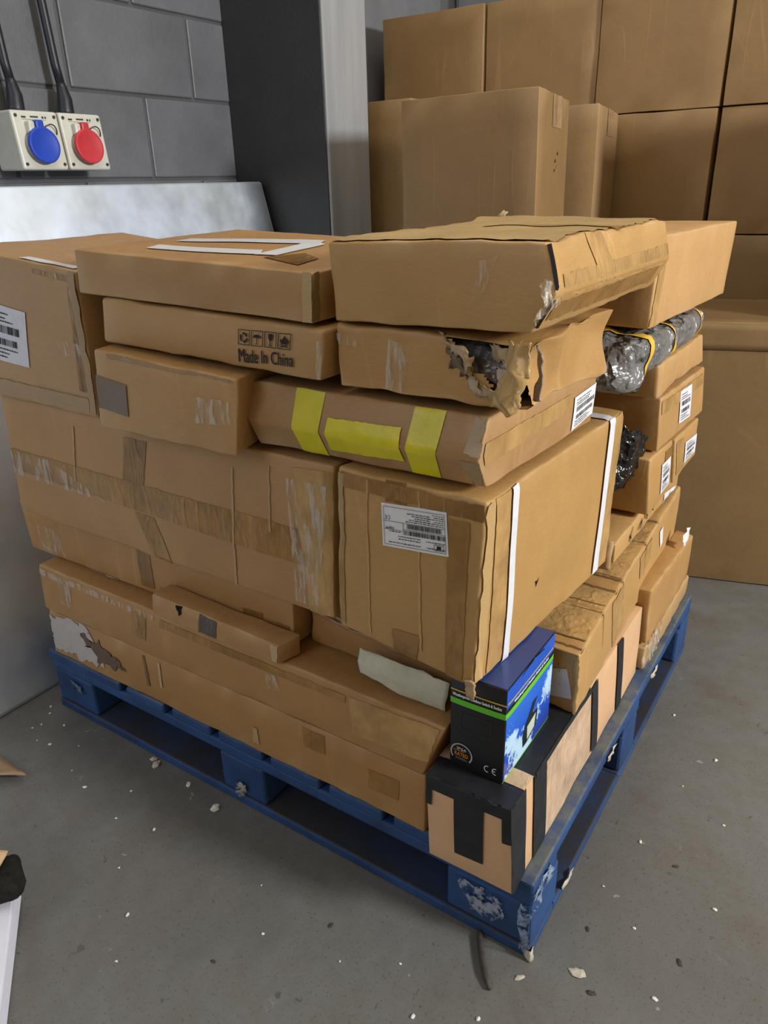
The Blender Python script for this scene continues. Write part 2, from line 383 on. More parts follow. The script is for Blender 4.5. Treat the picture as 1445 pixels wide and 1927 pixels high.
    def uvq(s,q,x,y):   # x right, y up in a uv quad TL,TR,BR,BL
        u=(q[0][0]*(1-x)+q[1][0]*x)*y+(q[3][0]*(1-x)+q[2][0]*x)*(1-y)
        v=(q[0][1]*(1-x)+q[1][1]*x)*y+(q[3][1]*(1-x)+q[2][1]*x)*(1-y)
        return u,v
    def polys(s,name,face,q,pl,mat,off=.0022,color=None,parent=None,rot=False):
        V=[];F=[]
        for pg in pl:
            b=len(V)
            for x,y in pg:
                if rot: x,y=1-x,1-y
                V.append(s.S(face,*s.uvq(q,x,y),off))
            F.append(tuple(range(b,b+len(pg))))
        o=link(name,V,F,mat,parent or s.o,s.base,smooth=False)
        if parent: o.location=(0,0,0)
        if color: o.color=(*color,1)
        return o
    def text(s,name,face,q,txt,mat,off=.0022,color=None,parent=None,rot=False,bold=.012,shear=0):
        cu=bpy.data.curves.new('t','FONT'); cu.body=txt;  cu.resolution_u=3; cu.shear=shear
        to=bpy.data.objects.new('t',cu); COL.objects.link(to); dg=bpy.context.evaluated_depsgraph_get()
        me=bpy.data.meshes.new_from_object(to.evaluated_get(dg)); bpy.data.objects.remove(to); bpy.data.curves.remove(cu)
        xs=[v.co.x for v in me.vertices]; ys=[v.co.y for v in me.vertices]; x0,x1,y0,y1=min(xs),max(xs),min(ys),max(ys)
        V=[];F=[]
        for k in ((0,.004,.008) if bold>.004 else (0,)):
            F+=[tuple(i+len(V) for i in p.vertices) for p in me.polygons]
            for v in me.vertices:
                x=(v.co.x-x0)/(x1-x0)+k; y=(v.co.y-y0)/(y1-y0)
                if rot: x,y=1-x,1-y
                V.append(s.S(face,*s.uvq(q,x,y),off+k*.01))
        bpy.data.meshes.remove(me)
        o=link(name,V,F,mat,parent or s.o,s.base,smooth=False)
        if parent: o.location=(0,0,0)
        if color: o.color=(*color,1)
        return o
def rect(x0,y0,x1,y1): return [(x0,y0),(x1,y0),(x1,y1),(x0,y1)]
def frame(x0,y0,x1,y1,w,h=None):
    h=h or w; return [rect(x0,y0,x1,y0+h),rect(x0,y1-h,x1,y1),rect(x0,y0,x0+w,y1),rect(x1-w,y0,x1,y1)]
def arc(cx,cy,r0,r1,a0,a1,n=8,sx=1):
    A=[R(a0+(a1-a0)*i/n) for i in range(n+1)]
    out=[]
    for i in range(n):
        out.append([(cx+sx*r0*math.cos(A[i]),cy+r0*math.sin(A[i])),(cx+sx*r1*math.cos(A[i]),cy+r1*math.sin(A[i])),(cx+sx*r1*math.cos(A[i+1]),cy+r1*math.sin(A[i+1])),(cx+sx*r0*math.cos(A[i+1]),cy+r0*math.sin(A[i+1]))])
    return out
def ce(x0=0,x1=1,y0=0,y1=1):
    out=[]
    for k,cx in enumerate((.24,.80)):
        out+=arc(cx,.5,.34,.48,70,290,9,.5)
    out.append(rect(.60,.43,.80,.57))
    return [[(x0+(x1-x0)*x,y0+(y1-y0)*y) for x,y in p] for p in out]
def barcode(x0,x1,y0,y1,n=38,seed=1):
    rd=random.Random(seed); out=[]; x=x0; u=(x1-x0)/n
    while x<x1-u*.2:
        w=u*rd.choice((.4,.4,.8,1.1)); out.append(rect(x,y0,min(x+w,x1),y1)); x+=w+u*rd.choice((.4,.5,.8))
    return out
def textlines(x0,x1,ys,h,seed=2):
    rd=random.Random(seed); out=[]
    for y in ys:
        x=x0; e=x0+(x1-x0)*rd.uniform(.55,1)
        while x<e:
            w=rd.uniform(.02,.06); out.append(rect(x,y,min(x+w,e),y+h*rd.uniform(.7,1))); x+=w+.012
    return out
def shipping_label(c,lab,face,q,seed=3):
    """small print and bar codes of a carton's paper label"""
    pl=barcode(.12,.85,.52,.66,40,seed)+barcode(.12,.80,.30,.42,36,seed+1)+textlines(.1,.9,[.86,.78,.72,.22,.15,.08],.025,seed)
    c.polys('print',face,q,pl,M['ink'],.0026,parent=lab)
# corner order: front flb frb frt flt, back blb brb brt blt (metres; near pallet corner = origin)
BOX={
'A':[(-1.172,0,.164),(-.190,0,.164),(-.188,0,.281),(-1.158,0,.279),(-1.172,.42,.164),(-.19,.42,.164),(-.188,.42,.281),(-1.158,.42,.279)],
'B':[(-1.163,-.004,.283),(-.190,-.004,.286),(-.152,0,.389),(-1.155,0,.393),(-1.163,.41,.283),(-.190,.41,.286),(-.156,.41,.389),(-1.155,.41,.393)],
'C':[(-.775,-.012,.395),(-.465,-.012,.393),(-.461,-.012,.433),(-.767,-.012,.441),(-.775,.033,.395),(-.452,.033,.393),(-.450,.033,.433),(-.767,.033,.441)],
'D':[(-1.236,.04,.397),(-.473,.04,.397),(-.468,.04,.508),(-1.243,.04,.510),(-1.236,.5,.397),(-.473,.5,.397),(-.468,.5,.508),(-1.243,.5,.510)],
'D2':[(-.464,.075,.393),(-.165,.06,.393),(-.165,.06,.484),(-.460,.075,.505),(-.464,.46,.393),(-.24,.46,.393),(-.24,.46,.482),(-.462,.46,.505)],
'E':[(-1.170,0,.516),(-.350,0,.513),(-.334,0,.766),(-1.145,0,.769),(-1.170,.45,.516),(-.350,.45,.513),(-.338,.45,.766),(-1.145,.45,.769)],
'F':[(-1.165,-.015,.773),(-.825,-.015,.771),(-.815,-.015,1.012),(-1.16,-.015,1.042),(-1.165,.36,.773),(-.83,.36,.771),(-.822,.36,1.012),(-1.16,.36,1.042)],
'J':[(-.773,-.05,.772),(-.470,-.05,.772),(-.452,-.05,.886),(-.755,-.05,.901),(-.80,.28,.772),(-.56,.28,.772),(-.55,.28,.882),(-.79,.28,.897)],
'I':[(-.765,-.02,.906),(-.330,-.02,.891),(-.322,-.02,.957),(-.755,-.02,.975),(-.765,.34,.903),(-.335,.34,.891),(-.335,.34,.956),(-.755,.34,.974)],
'H':[(-.806,-.02,.979),(-.338,-.02,.964),(-.334,-.02,1.026),(-.801,-.02,1.044),(-.806,.34,.981),(-.345,.34,.966),(-.345,.34,1.034),(-.801,.34,1.053)],
'K':[(-.468,0,.779),(-.098,0,.781),(-.099,0,.870),(-.471,0,.873),(-.46,.35,.773),(-.090,.35,.773),(-.085,.345,.862),(-.46,.345,.868)],
'L':[(-.314,0,.883),(-.055,0,.884),(-.045,0,.960),(-.311,0,.961),(-.314,.27,.875),(-.05,.27,.876),(-.045,.265,.962),(-.311,.265,.962)],
'M':[(-.314,-.005,.967),(-.045,-.015,.973),(-.037,-.005,1.066),(-.320,-.005,1.062),(-.30,.455,.967),(-.05,.455,.968),(-.038,.458,1.065),(-.302,.455,1.070)],
'N':[(-.330,-.01,.517),(-.100,-.02,.494),(-.088,-.02,.770),(-.318,-.01,.773),(-.31,.44,.517),(-.067,.44,.489),(-.073,.470,.763),(-.30,.465,.766)],
'O':[(-.147,.003,.327),(-.061,.003,.327),(-.060,.003,.491),(-.146,.003,.489),(-.147,.176,.327),(-.061,.176,.327),(-.060,.176,.490),(-.146,.176,.490)],
'P':[(-.162,-.032,.164),(-.023,-.032,.164),(-.031,-.032,.324),(-.166,-.032,.322),(-.162,.6,.164),(-.026,.6,.164),(-.030,.6,.324),(-.166,.6,.322)],
'Q':[(-.150,.205,.328),(-.025,.205,.327),(-.025,.200,.455),(-.150,.205,.452),(-.20,.95,.328),(-.060,.97,.327),(-.055,.95,.462),(-.20,.95,.462)],
'R1':[(-.052,.62,.226),(-.016,.62,.226),(-.016,.60,.366),(-.050,.60,.364),(-.062,1.0,.226),(-.020,1.0,.216),(-.018,.985,.330),(-.060,.985,.335)],
'R2':[(-.14,.615,.164),(-.016,.615,.164),(-.016,.610,.222),(-.14,.610,.222),(-.14,1.0,.164),(-.016,1.0,.164),(-.016,1.0,.214),(-.14,1.0,.218)],
'S1':[(-.33,.46,.902),(-.044,.460,.902),(-.044,.459,1.041),(-.33,.46,1.041),(-.33,1.05,.884),(-.044,1.05,.884),(-.044,1.085,1.032),(-.33,1.085,1.032)],
'S3':[(-.38,.55,.770),(-.042,.55,.770),(-.040,.53,.827),(-.38,.53,.827),(-.38,.93,.758),(-.042,.93,.758),(-.040,.87,.828),(-.38,.87,.828)],
'S4':[(-.40,.61,.652),(-.042,.61,.652),(-.042,.592,.758),(-.40,.592,.758),(-.40,1.0,.632),(-.042,1.0,.630),(-.042,.945,.744),(-.40,.945,.744)],
'S5':[(-.24,.60,.524),(-.042,.600,.524),(-.042,.565,.650),(-.24,.565,.650),(-.24,.775,.520),(-.042,.775,.520),(-.042,.735,.641),(-.24,.735,.641)],
'S6':[(-.24,.79,.526),(-.042,.79,.526),(-.042,.752,.634),(-.24,.752,.634),(-.24,.985,.530),(-.042,.985,.530),(-.042,.965,.626),(-.24,.965,.626)],
'S7':[(-.30,.48,.472),(-.062,.472,.472),(-.062,.470,.514),(-.30,.475,.514),(-.30,.93,.472),(-.060,.93,.472),(-.06,.93,.516),(-.30,.93,.516)],
}
TAPES=[
('E','front','tape',(0.225,0.115,0.033),[(0.447,0.889),(0.519,0.886),(0.495,0.531),(0.43,0.536)]),
('E','front','tape',(0.29,0.155,0.047),[(-0.029,0.564),(0.994,0.554),(0.993,0.305),(-0.027,0.39)]),
('E','front','tape',(0.29,0.155,0.047),[(0.458,0.332),(0.52,0.328),(0.569,-0.028),(0.511,-0.037)]),
('E','front','clear',None,[(-0.026,0.548),(0.165,0.549),(0.367,0.343),(-0.035,0.347)]),
('E','front','clear',None,[(0.895,0.864),(0.989,0.876),(0.965,0.061),(0.913,0.047)]),
('D','front','tape',(0.225,0.115,0.033),[(0.495,0.943),(0.544,0.926),(0.539,0.106),(0.491,0.098)]),
('D','front','tape',(0.29,0.155,0.047),[(0.561,0.193),(0.989,0.358),(0.988,0.178),(0.561,0.002)]),
('D','front','tape',(0.225,0.115,0.033),[(0.849,0.398),(0.91,0.423),(0.909,0.134),(0.849,0.118)]),
('D','front','clear',None,[(0.06,0.603),(0.164,0.601),(0.167,0.07),(0.069,0.107)]),
('D','front','label',(0.42,0.38,0.34),[(0.267,0.024),(0.389,0.03),(0.393,-0.182),(0.268,-0.154)]),
('B','front','tape',(0.29,0.155,0.047),[(0.303,0.799),(0.345,0.812),(0.346,0.287),(0.304,0.296)]),
('B','front','clear',None,[(0.065,0.892),(0.107,0.897),(0.106,0.308),(0.068,0.3)]),
('B','front','tape',(0.42,0.255,0.095),[(0.827,0.873),(0.992,0.953),(0.998,0.267),(0.858,0.19)]),
('A','front','tape',(0.29,0.155,0.047),[(0.747,0.911),(0.797,0.919),(0.798,0.571),(0.749,0.55)]),
('A','front','tape',(0.29,0.155,0.047),[(0.89,0.675),(0.952,0.709),(0.949,0.356),(0.889,0.315)]),
('A','front','ragged',(0.46,0.42,0.4),[(-0.001,0.909),(0.141,0.917),(0.184,0.269),(0.002,0.074)]),
('A','front','ragged',(0.13,0.08,0.06),[(0.11,0.778),(0.208,0.65),(0.264,0.385),(0.177,0.271)]),
('E','front','tape',(0.42,0.255,0.095),[(0.906,0.944),(1.006,0.966),(1.003,0.024),(0.945,0.002)]),
('B','front','tape',(0.29,0.155,0.047),[(0.383,0.861),(0.821,0.873),(0.826,0.734),(0.383,0.7)]),
('B','front','clear',None,[(0.002,0.931),(0.368,0.906),(0.368,0.791),(-0.001,0.805)]),
('B','front','clear',None,[(0.653,0.703),(0.679,0.715),(0.697,0.442),(0.667,0.381)]),
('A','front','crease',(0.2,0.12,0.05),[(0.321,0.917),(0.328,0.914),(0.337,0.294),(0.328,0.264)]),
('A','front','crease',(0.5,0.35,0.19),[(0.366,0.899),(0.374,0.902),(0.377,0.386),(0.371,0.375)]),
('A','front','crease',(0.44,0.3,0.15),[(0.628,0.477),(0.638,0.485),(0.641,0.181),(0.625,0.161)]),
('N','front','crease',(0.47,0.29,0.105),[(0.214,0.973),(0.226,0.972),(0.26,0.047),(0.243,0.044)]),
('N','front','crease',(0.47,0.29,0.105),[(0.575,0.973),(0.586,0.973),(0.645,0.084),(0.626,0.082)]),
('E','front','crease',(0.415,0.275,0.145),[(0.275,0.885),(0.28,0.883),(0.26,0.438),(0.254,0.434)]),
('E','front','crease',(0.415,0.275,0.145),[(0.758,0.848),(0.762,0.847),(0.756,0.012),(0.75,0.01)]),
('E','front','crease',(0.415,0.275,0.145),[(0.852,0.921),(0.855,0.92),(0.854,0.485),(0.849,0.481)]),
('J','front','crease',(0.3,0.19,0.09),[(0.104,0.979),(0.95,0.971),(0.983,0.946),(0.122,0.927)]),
('L','front','clear',None,[(0.293,0.847),(0.408,0.815),(0.377,0.061),(0.271,0.063)]),
('L','front','clear',None,[(0.003,0.893),(0.128,0.867),(0.113,0.709),(0.009,0.721)]),
('I','front','clear',None,[(0.982,0.802),(1.006,0.771),(1.003,0.034),(0.983,0.047)]),
('C','front','crease',(0.5,0.35,0.2),[(0.943,0.972),(0.996,0.966),(0.995,0.091),(0.957,0.115)]),
('C','front','tape',(0.1,0.085,0.07),[(0.404,0.946),(0.545,0.937),(0.537,0.058),(0.396,0.071)]),
('F','front','label',(0.6,0.6,0.64),[(0.145,0.689),(0.555,0.655),(0.489,0.264),(0.067,0.284)]),
('F','front','tape',(0.29,0.155,0.047),[(0.671,0.959),(0.982,0.954),(0.983,0.917),(0.673,0.929)]),
('F','front','tape',(0.225,0.115,0.033),[(0.93,0.885),(1.014,0.879),(0.959,0.17),(0.884,0.174)]),
('F','front','clear',None,[(0.774,0.514),(0.979,0.508),(0.983,0.418),(0.803,0.41)]),
('J','front','label',(0.17,0.12,0.085),[(0.006,0.676),(0.251,0.641),(0.254,0.229),(0.016,0.269)]),
('J','front','clear',None,[(0.738,0.689),(0.971,0.701),(0.972,0.414),(0.748,0.35)]),
('H','top','label',(0.58,0.58,0.6),[(0.195,0.179),(0.164,0.288),(0.574,0.379),(0.646,0.257)]),
('H','top','label',(0.58,0.58,0.6),[(0.629,0.244),(0.705,0.265),(0.654,0.678),(0.56,0.749)]),
('H','top','label',(0.52,0.52,0.54),[(0.127,0.425),(0.114,0.541),(0.597,0.777),(0.635,0.664)]),
('H','top','tape',(0.225,0.115,0.033),[(0.694,0.202),(0.744,0.389),(0.855,0.29),(0.883,0.112)]),
('K','front','yellow',None,[(0.223,0.995),(0.354,0.998),(0.347,-0.022),(0.224,-0.027)]),
('K','front','yellow',None,[(0.731,1.005),(0.852,1.002),(0.832,0.03),(0.716,0.023)]),
('K','right','label',(0.72,0.72,0.76),[(0.753,0.652),(1.008,0.725),(1.023,0.19),(0.757,0.058)]),
('K','right','tape',(0.42,0.255,0.095),[(0.013,0.661),(0.724,0.747),(0.724,0.478),(0.017,0.339)]),
('M','right','tape',(0.42,0.255,0.095),[(0.054,0.635),(1.053,0.655),(1.08,0.364),(0.054,0.374)]),
('M','right','tape',(0.42,0.255,0.095),[(0.238,0.993),(0.357,0.995),(0.435,0.421),(0.307,0.432)]),
('M','right','tape',(0.29,0.155,0.047),[(0.039,0.324),(0.919,0.349),(0.934,0.105),(0.04,0.116)]),
('M','front','clear',None,[(0.742,0.78),(0.814,0.84),(0.778,0.472),(0.72,0.316)]),
('N','front','label',(0.7,0.69,0.69),[(0.33,0.867),(0.765,0.91),(0.797,0.687),(0.349,0.63)]),
('N','front','tape',(0.225,0.115,0.033),[(0.354,0.994),(0.493,0.999),(0.497,0.887),(0.356,0.879)]),
('N','front','tape',(0.29,0.155,0.047),[(0.025,0.98),(0.988,0.979),(0.992,0.902),(0.019,0.896)]),
('N','front','tape',(0.29,0.155,0.047),[(0.78,0.881),(0.91,0.883),(0.928,-0.005),(0.809,0.003)]),
('N','front','tape',(0.29,0.155,0.047),[(0.423,0.147),(0.625,0.175),(0.597,-0.063),(0.436,-0.085)]),
('N','right','tape',(0.42,0.255,0.095),[(0.052,1.0),(0.131,1.013),(0.161,0.025),(0.072,0.02)]),
('N','right','strap',None,[(0.134,1.011),(0.168,1.015),(0.201,-0.005),(0.167,-0.003)]),
('N','right','tape',(0.42,0.255,0.095),[(0.905,0.998),(0.994,1.003),(0.982,0.041),(0.902,0.029)]),
('N','right','strap',None,[(0.854,0.997),(0.905,0.998),(0.892,0.028),(0.843,0.026)]),
('P','front','black',None,[(0.342,1.002),(0.702,0.999),(0.679,0.219),(0.336,0.199)]),
('P','front','black',None,[(-0.02,1.063),(1.016,1.078),(0.997,0.861),(0.014,0.853)]),
('P','front','black',None,[(-0.021,1.031),(0.073,1.037),(0.062,0.665),(0.001,0.664)]),
('P','front','black',None,[(0.903,1.042),(1.016,1.042),(1.002,0.598),(0.905,0.59)]),
('P','right','black',None,[(-0.009,1.083),(0.076,1.048),(0.07,0.012),(-0.0,0.005)]),
('P','right','black',None,[(0.121,1.048),(0.198,1.049),(0.193,-0.03),(0.119,-0.021)]),
('P','right','black',None,[(0.517,0.986),(0.564,0.994),(0.585,0.026),(0.533,0.064)]),
('P','right','black',None,[(0.747,0.999),(0.798,1.004),(0.822,-0.038),(0.767,-0.011)]),
('P','right','tape',(0.6,0.42,0.28),[(0.202,0.98),(0.508,0.987),(0.524,0.069),(0.193,-0.03)]),
('Q','front','label',(0.62,0.62,0.68),[(0.575,0.613),(0.844,0.697),(0.932,0.218),(0.6,0.175)]),
('Q','right','tape',(0.42,0.255,0.095),[(0.236,0.918),(0.328,0.917),(0.395,-0.371),(0.286,-0.21)]),
('Q','right','tape',(0.42,0.255,0.095),[(0.486,0.925),(0.633,0.908),(0.627,0.532),(0.5,0.51)]),
('Q','right','label',(0.75,0.74,0.74),[(0.72,0.781),(0.761,0.78),(0.781,0.42),(0.757,0.379)]),
('S1','right','tape',(0.42,0.255,0.095),[(0.023,0.685),(0.086,0.676),(0.052,0.018),(-0.001,0.023)]),
('S4','right','label',(0.72,0.72,0.78),[(0.377,0.875),(0.653,0.855),(0.658,0.165),(0.389,0.224)]),
('S4','right','tape',(0.42,0.255,0.095),[(0.018,0.921),(0.957,0.893),(0.955,0.664),(0.03,0.667)]),
('S5','right','label',(0.72,0.72,0.78),[(0.479,0.714),(0.91,0.705),(0.851,0.178),(0.449,0.172)]),
('S5','right','tape',(0.29,0.155,0.047),[(0.644,0.893),(0.987,0.881),(0.963,0.683),(0.622,0.683)]),
('S6','right','label',(0.72,0.72,0.78),[(0.413,0.712),(0.959,0.611),(0.917,0.146),(0.411,0.194)]),
('S6','right','tape',(0.42,0.255,0.095),[(0.045,0.89),(0.347,0.876),(0.4,0.095),(0.072,0.136)]),
('S7','right','label',(0.75,0.75,0.8),[(0.712,0.58),(0.956,0.142),(0.934,-0.466),(0.714,-0.122)]),
]

# ------------------------------------------------------------------ large structure
fl=struct(bm_obj('floor',box_bm(-1.9,-4,-.1,4.5,2.9,0,0),M['floor']))
struct(bm_obj('wall_back',box_bm(-1.9,2.75,0,4.5,2.9,3.4,0),M['farwall']))
wl=struct(bm_obj('wall_left',box_bm(-1.9,-4,0,-1.706,1.3,3.4,0),M['mortar'],loc=(-1.8,0,0)))
# painted concrete blocks of the left wall, each its own piece
bl=.44; course=.225; cache={}
for k in range(4,13):
    z=1.157+(k-5)*course
    y=1.3-( .36 if k%2 else .16)
    cells=[(y,1.3)]
    while y>-1.0: cells.append((y-.45,y)); y-=.45
    for (a,b) in cells:
        a2=a+.005; b2=b-.005 if b<1.3 else b
        key=round(b2-a2,3)
        if key not in cache:
            bm=box_bm(-.02,0,0,.02,b2-a2,course-.010,.004,2); me=bpy.data.meshes.new('concrete_block'); bm.to_mesh(me); bm.free(); me.materials.append(M['block']); cache[key]=me
        o=bpy.data.objects.new('concrete_block',cache[key]); COL.objects.link(o); o.parent=wl
        o.location=Vector((-1.720+random.uniform(-.0012,.0012),a2,z+.005))-wl.location
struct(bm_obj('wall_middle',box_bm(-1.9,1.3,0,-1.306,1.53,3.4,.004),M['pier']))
struct(bm_obj('trim_1',box_bm(-1.312,1.303,0,-1.300,1.527,3.4,.003),M['post']))
struct(bm_obj('wall_far_left',box_bm(-1.9,1.53,0,-1.72,2.75,3.4,0),M['farwall']))

# leaning galvanised steel panel with folded edges
def steel_panel():
    b0,t0=-1.280,-1.570; zt=1.143; ye=1.272; ys=-1.3; V=[];F=[]
    rows=[(b0,0.002),(b0-.001,.012)]
    n=10
    for i in range(1,n): rows.append((b0+(t0-b0)*i/n,zt*i/n))
    rows+=[(t0+.001,zt-.006),(t0-.004,zt),(t0-.03,zt),(-1.692,zt-.001)]
    cols=[ys+(ye-ys)*i/24 for i in range(25)]
    for x,z in rows:
        for y in cols:
            V.append((x+.004*noise.noise(Vector((0,y*1.5,z*1.5))),y,z))
    nc=len(cols)
    for i in range(len(rows)-1):
        for j in range(nc-1): F.append((i*nc+j,i*nc+j+1,(i+1)*nc+j+1,(i+1)*nc+j))
    o=link('steel_panel',V,F,M['steel'],None,((b0+t0)/2,0,0))
    s=o.modifiers.new('thickness','SOLIDIFY'); s.thickness=.004; s.offset=-1
    V2=[(b0,ye,.002)];fl_=[]
    o2=link('end_flange',[(b0,ye,.002),(t0,ye,zt-.004),(t0-.05,ye,zt-.004),(b0-.05,ye,.002)],[(0,1,2,3)],M['steel'],o,o.location,False)
    s=o2.modifiers.new('thickness','SOLIDIFY'); s.thickness=.003
    tag(o,'pale galvanised steel panel leaning against the grey block wall below the sockets','steel panel')
steel_panel()

# ------------------------------------------------------------------ blue pallet
def pallet():
    r=empty('pallet',(-.6,.5,0)); tag(r,'worn blue wooden pallet carrying the whole stack of taped boxes','pallet')
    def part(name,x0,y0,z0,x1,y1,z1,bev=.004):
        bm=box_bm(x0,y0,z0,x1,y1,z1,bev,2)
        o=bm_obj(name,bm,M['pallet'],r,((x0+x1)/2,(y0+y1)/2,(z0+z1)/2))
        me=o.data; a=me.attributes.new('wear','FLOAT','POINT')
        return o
    gaps=[-1.203,-.936,-.798,-.668,-.533,-.397,-.262,-.127,.003]
    for a,b in zip(gaps[:-1],gaps[1:]):
        part('deck_board',a+.011 if a>-1.2 else -1.2,-.001+random.uniform(-.002,.002),.138,b-.011 if b<0 else 0,1.0,.162+random.uniform(-.001,0),.005)
    for y0,y1 in ((0,.10),(.445,.555),(.9,1.0)):
        part('stringer_board',-1.199,y0+.002,.112,-.001,y1,.1378)
    for x0,x1 in ((-1.199,-1.06),(-.662,-.548),(-.150,-.001)):
        for y0,y1 in ((.003,.112),(.45,.55),(.89,.999)):
            part('block',x0,y0,.0225,x1,y1,.1118,.006)
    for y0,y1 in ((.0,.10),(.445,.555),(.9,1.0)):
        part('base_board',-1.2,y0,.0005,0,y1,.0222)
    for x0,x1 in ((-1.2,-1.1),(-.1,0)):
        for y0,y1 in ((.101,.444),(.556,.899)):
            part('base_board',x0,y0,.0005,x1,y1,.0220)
    def scuff(name,grid,col):
        o=sheet(name,grid,M['scuff'],r,amp=0,thick=.0002,sub=4,jag=.008); o.color=(*col,1)
    scuff('paint_scuff',[[(-.125,-.0025,.105),(-.085,-.0025,.108),(-.05,-.0025,.098)],[(-.12,-.0025,.075),(-.085,-.0025,.07),(-.045,-.0025,.07)],[(-.10,-.0025,.05),(-.07,-.0025,.048),(-.05,-.0025,.055)]],(.30,.34,.46))
    scuff('paint_scuff',[[(-1.14,-.0025,.10),(-1.10,-.0025,.10)],[(-1.13,-.0025,.075),(-1.09,-.0025,.07)]],(.10,.16,.26))
    scuff('paint_scuff',[[(-.62,-.0025,.06),(-.59,-.0025,.06)],[(-.625,-.0025,.02),(-.60,-.0025,.02)]],(.36,.34,.32))
    scuff('paint_scuff',[[(-.02,-.0030,.12),(.002,-.0030,.12)],[(-.02,-.0030,.02),(.002,-.0030,.01)]],(.28,.36,.50))
    scuff('paint_scuff',[[(.0022,.002,.150),(.0022,.06,.155)],[(.0022,.002,.112),(.0022,.07,.120)]],(.24,.32,.44))
    # splintered bare wood at the near bottom corner
    sp=sheet('splintered_wood',[[(-.010,-.0015,.018),(.0035,-.0035,.022),(.0035,.012,.02)],[(-.006,-.002,.001),(.004,-.004,.0005),(.0035,.009,.001)]],M['stone'],r,amp=.002,thick=.001,sub=3,jag=.003)
    sp['label']='bare splintered wood at the pallet corner'
    for y,z in ((.33,.145),(.62,.147),(.13,.02)):
        s2=sheet('splintered_wood',[[(.0032,y,z+.008),(.0032,y+.05,z+.007)],[(.0032,y+.005,z-.004),(.0032,y+.04,z-.002)]],M['stone'],r,amp=.001,thick=.001,sub=4,jag=.004)
pallet()

# ------------------------------------------------------------------ boxes on the pallet
TAN=(.40,.265,.150)
def tri(c,p): return c/p if c<p else (1-c)/(1-p)
def warpK(a,b,c,w):
    k=max(0,1-b*6); return w+Vector((-.003*k*tri(c,.44),-.018*k*tri(c,.44),0))
def warpM(a,b,c,w):
    k=max(0,(a-.82)/.18); f=tri(c,.45)
    w=w+Vector((.020*k*f,0,0))
    if c>.98: w=w+Vector((0,0,.004*noise.noise(w*14)+.004*noise.noise(Vector((w.x*5,w.y*40,3)))))
    return w
def warpL(a,b,c,w):
    k=max(0,(a-.8)/.2); return w+Vector((-.010*k*math.sin(c*math.pi)+.010*k*noise.noise(w*16),0,-.004*k*noise.noise(w*20)))
def skipL(f,u,v):
    n=.10*noise.noise(Vector((u*9,v*6,3)))+.05*noise.noise(Vector((u*31,v*23,8)))+.045*noise.noise(Vector((u*90,v*40,5)))
    if f=='front': return u>.56 and v>1.06-2.7*(u-.56)+n*1.6
    if f=='right': return u<.060+n*.45
    return False
def creaseQ(a,b,c,w):
    s=0
    for p in (.02,.16,.27,.33,.55,.70): s+=math.exp(-((b-p)/.009)**2)
    if c>.9: w=w+Vector((0,0,-.0055*s*(1 if c>=.999 else .5)))
    if b<.16 and c>.5: w=w+Vector((0,0,-.010*(.16-b)/.16*(c-.5)*2))
    return w
def crumple(a,b,c,w):   # lid flaps standing a little proud
    return w+Vector((0,0,.003*noise.noise(w*22)))
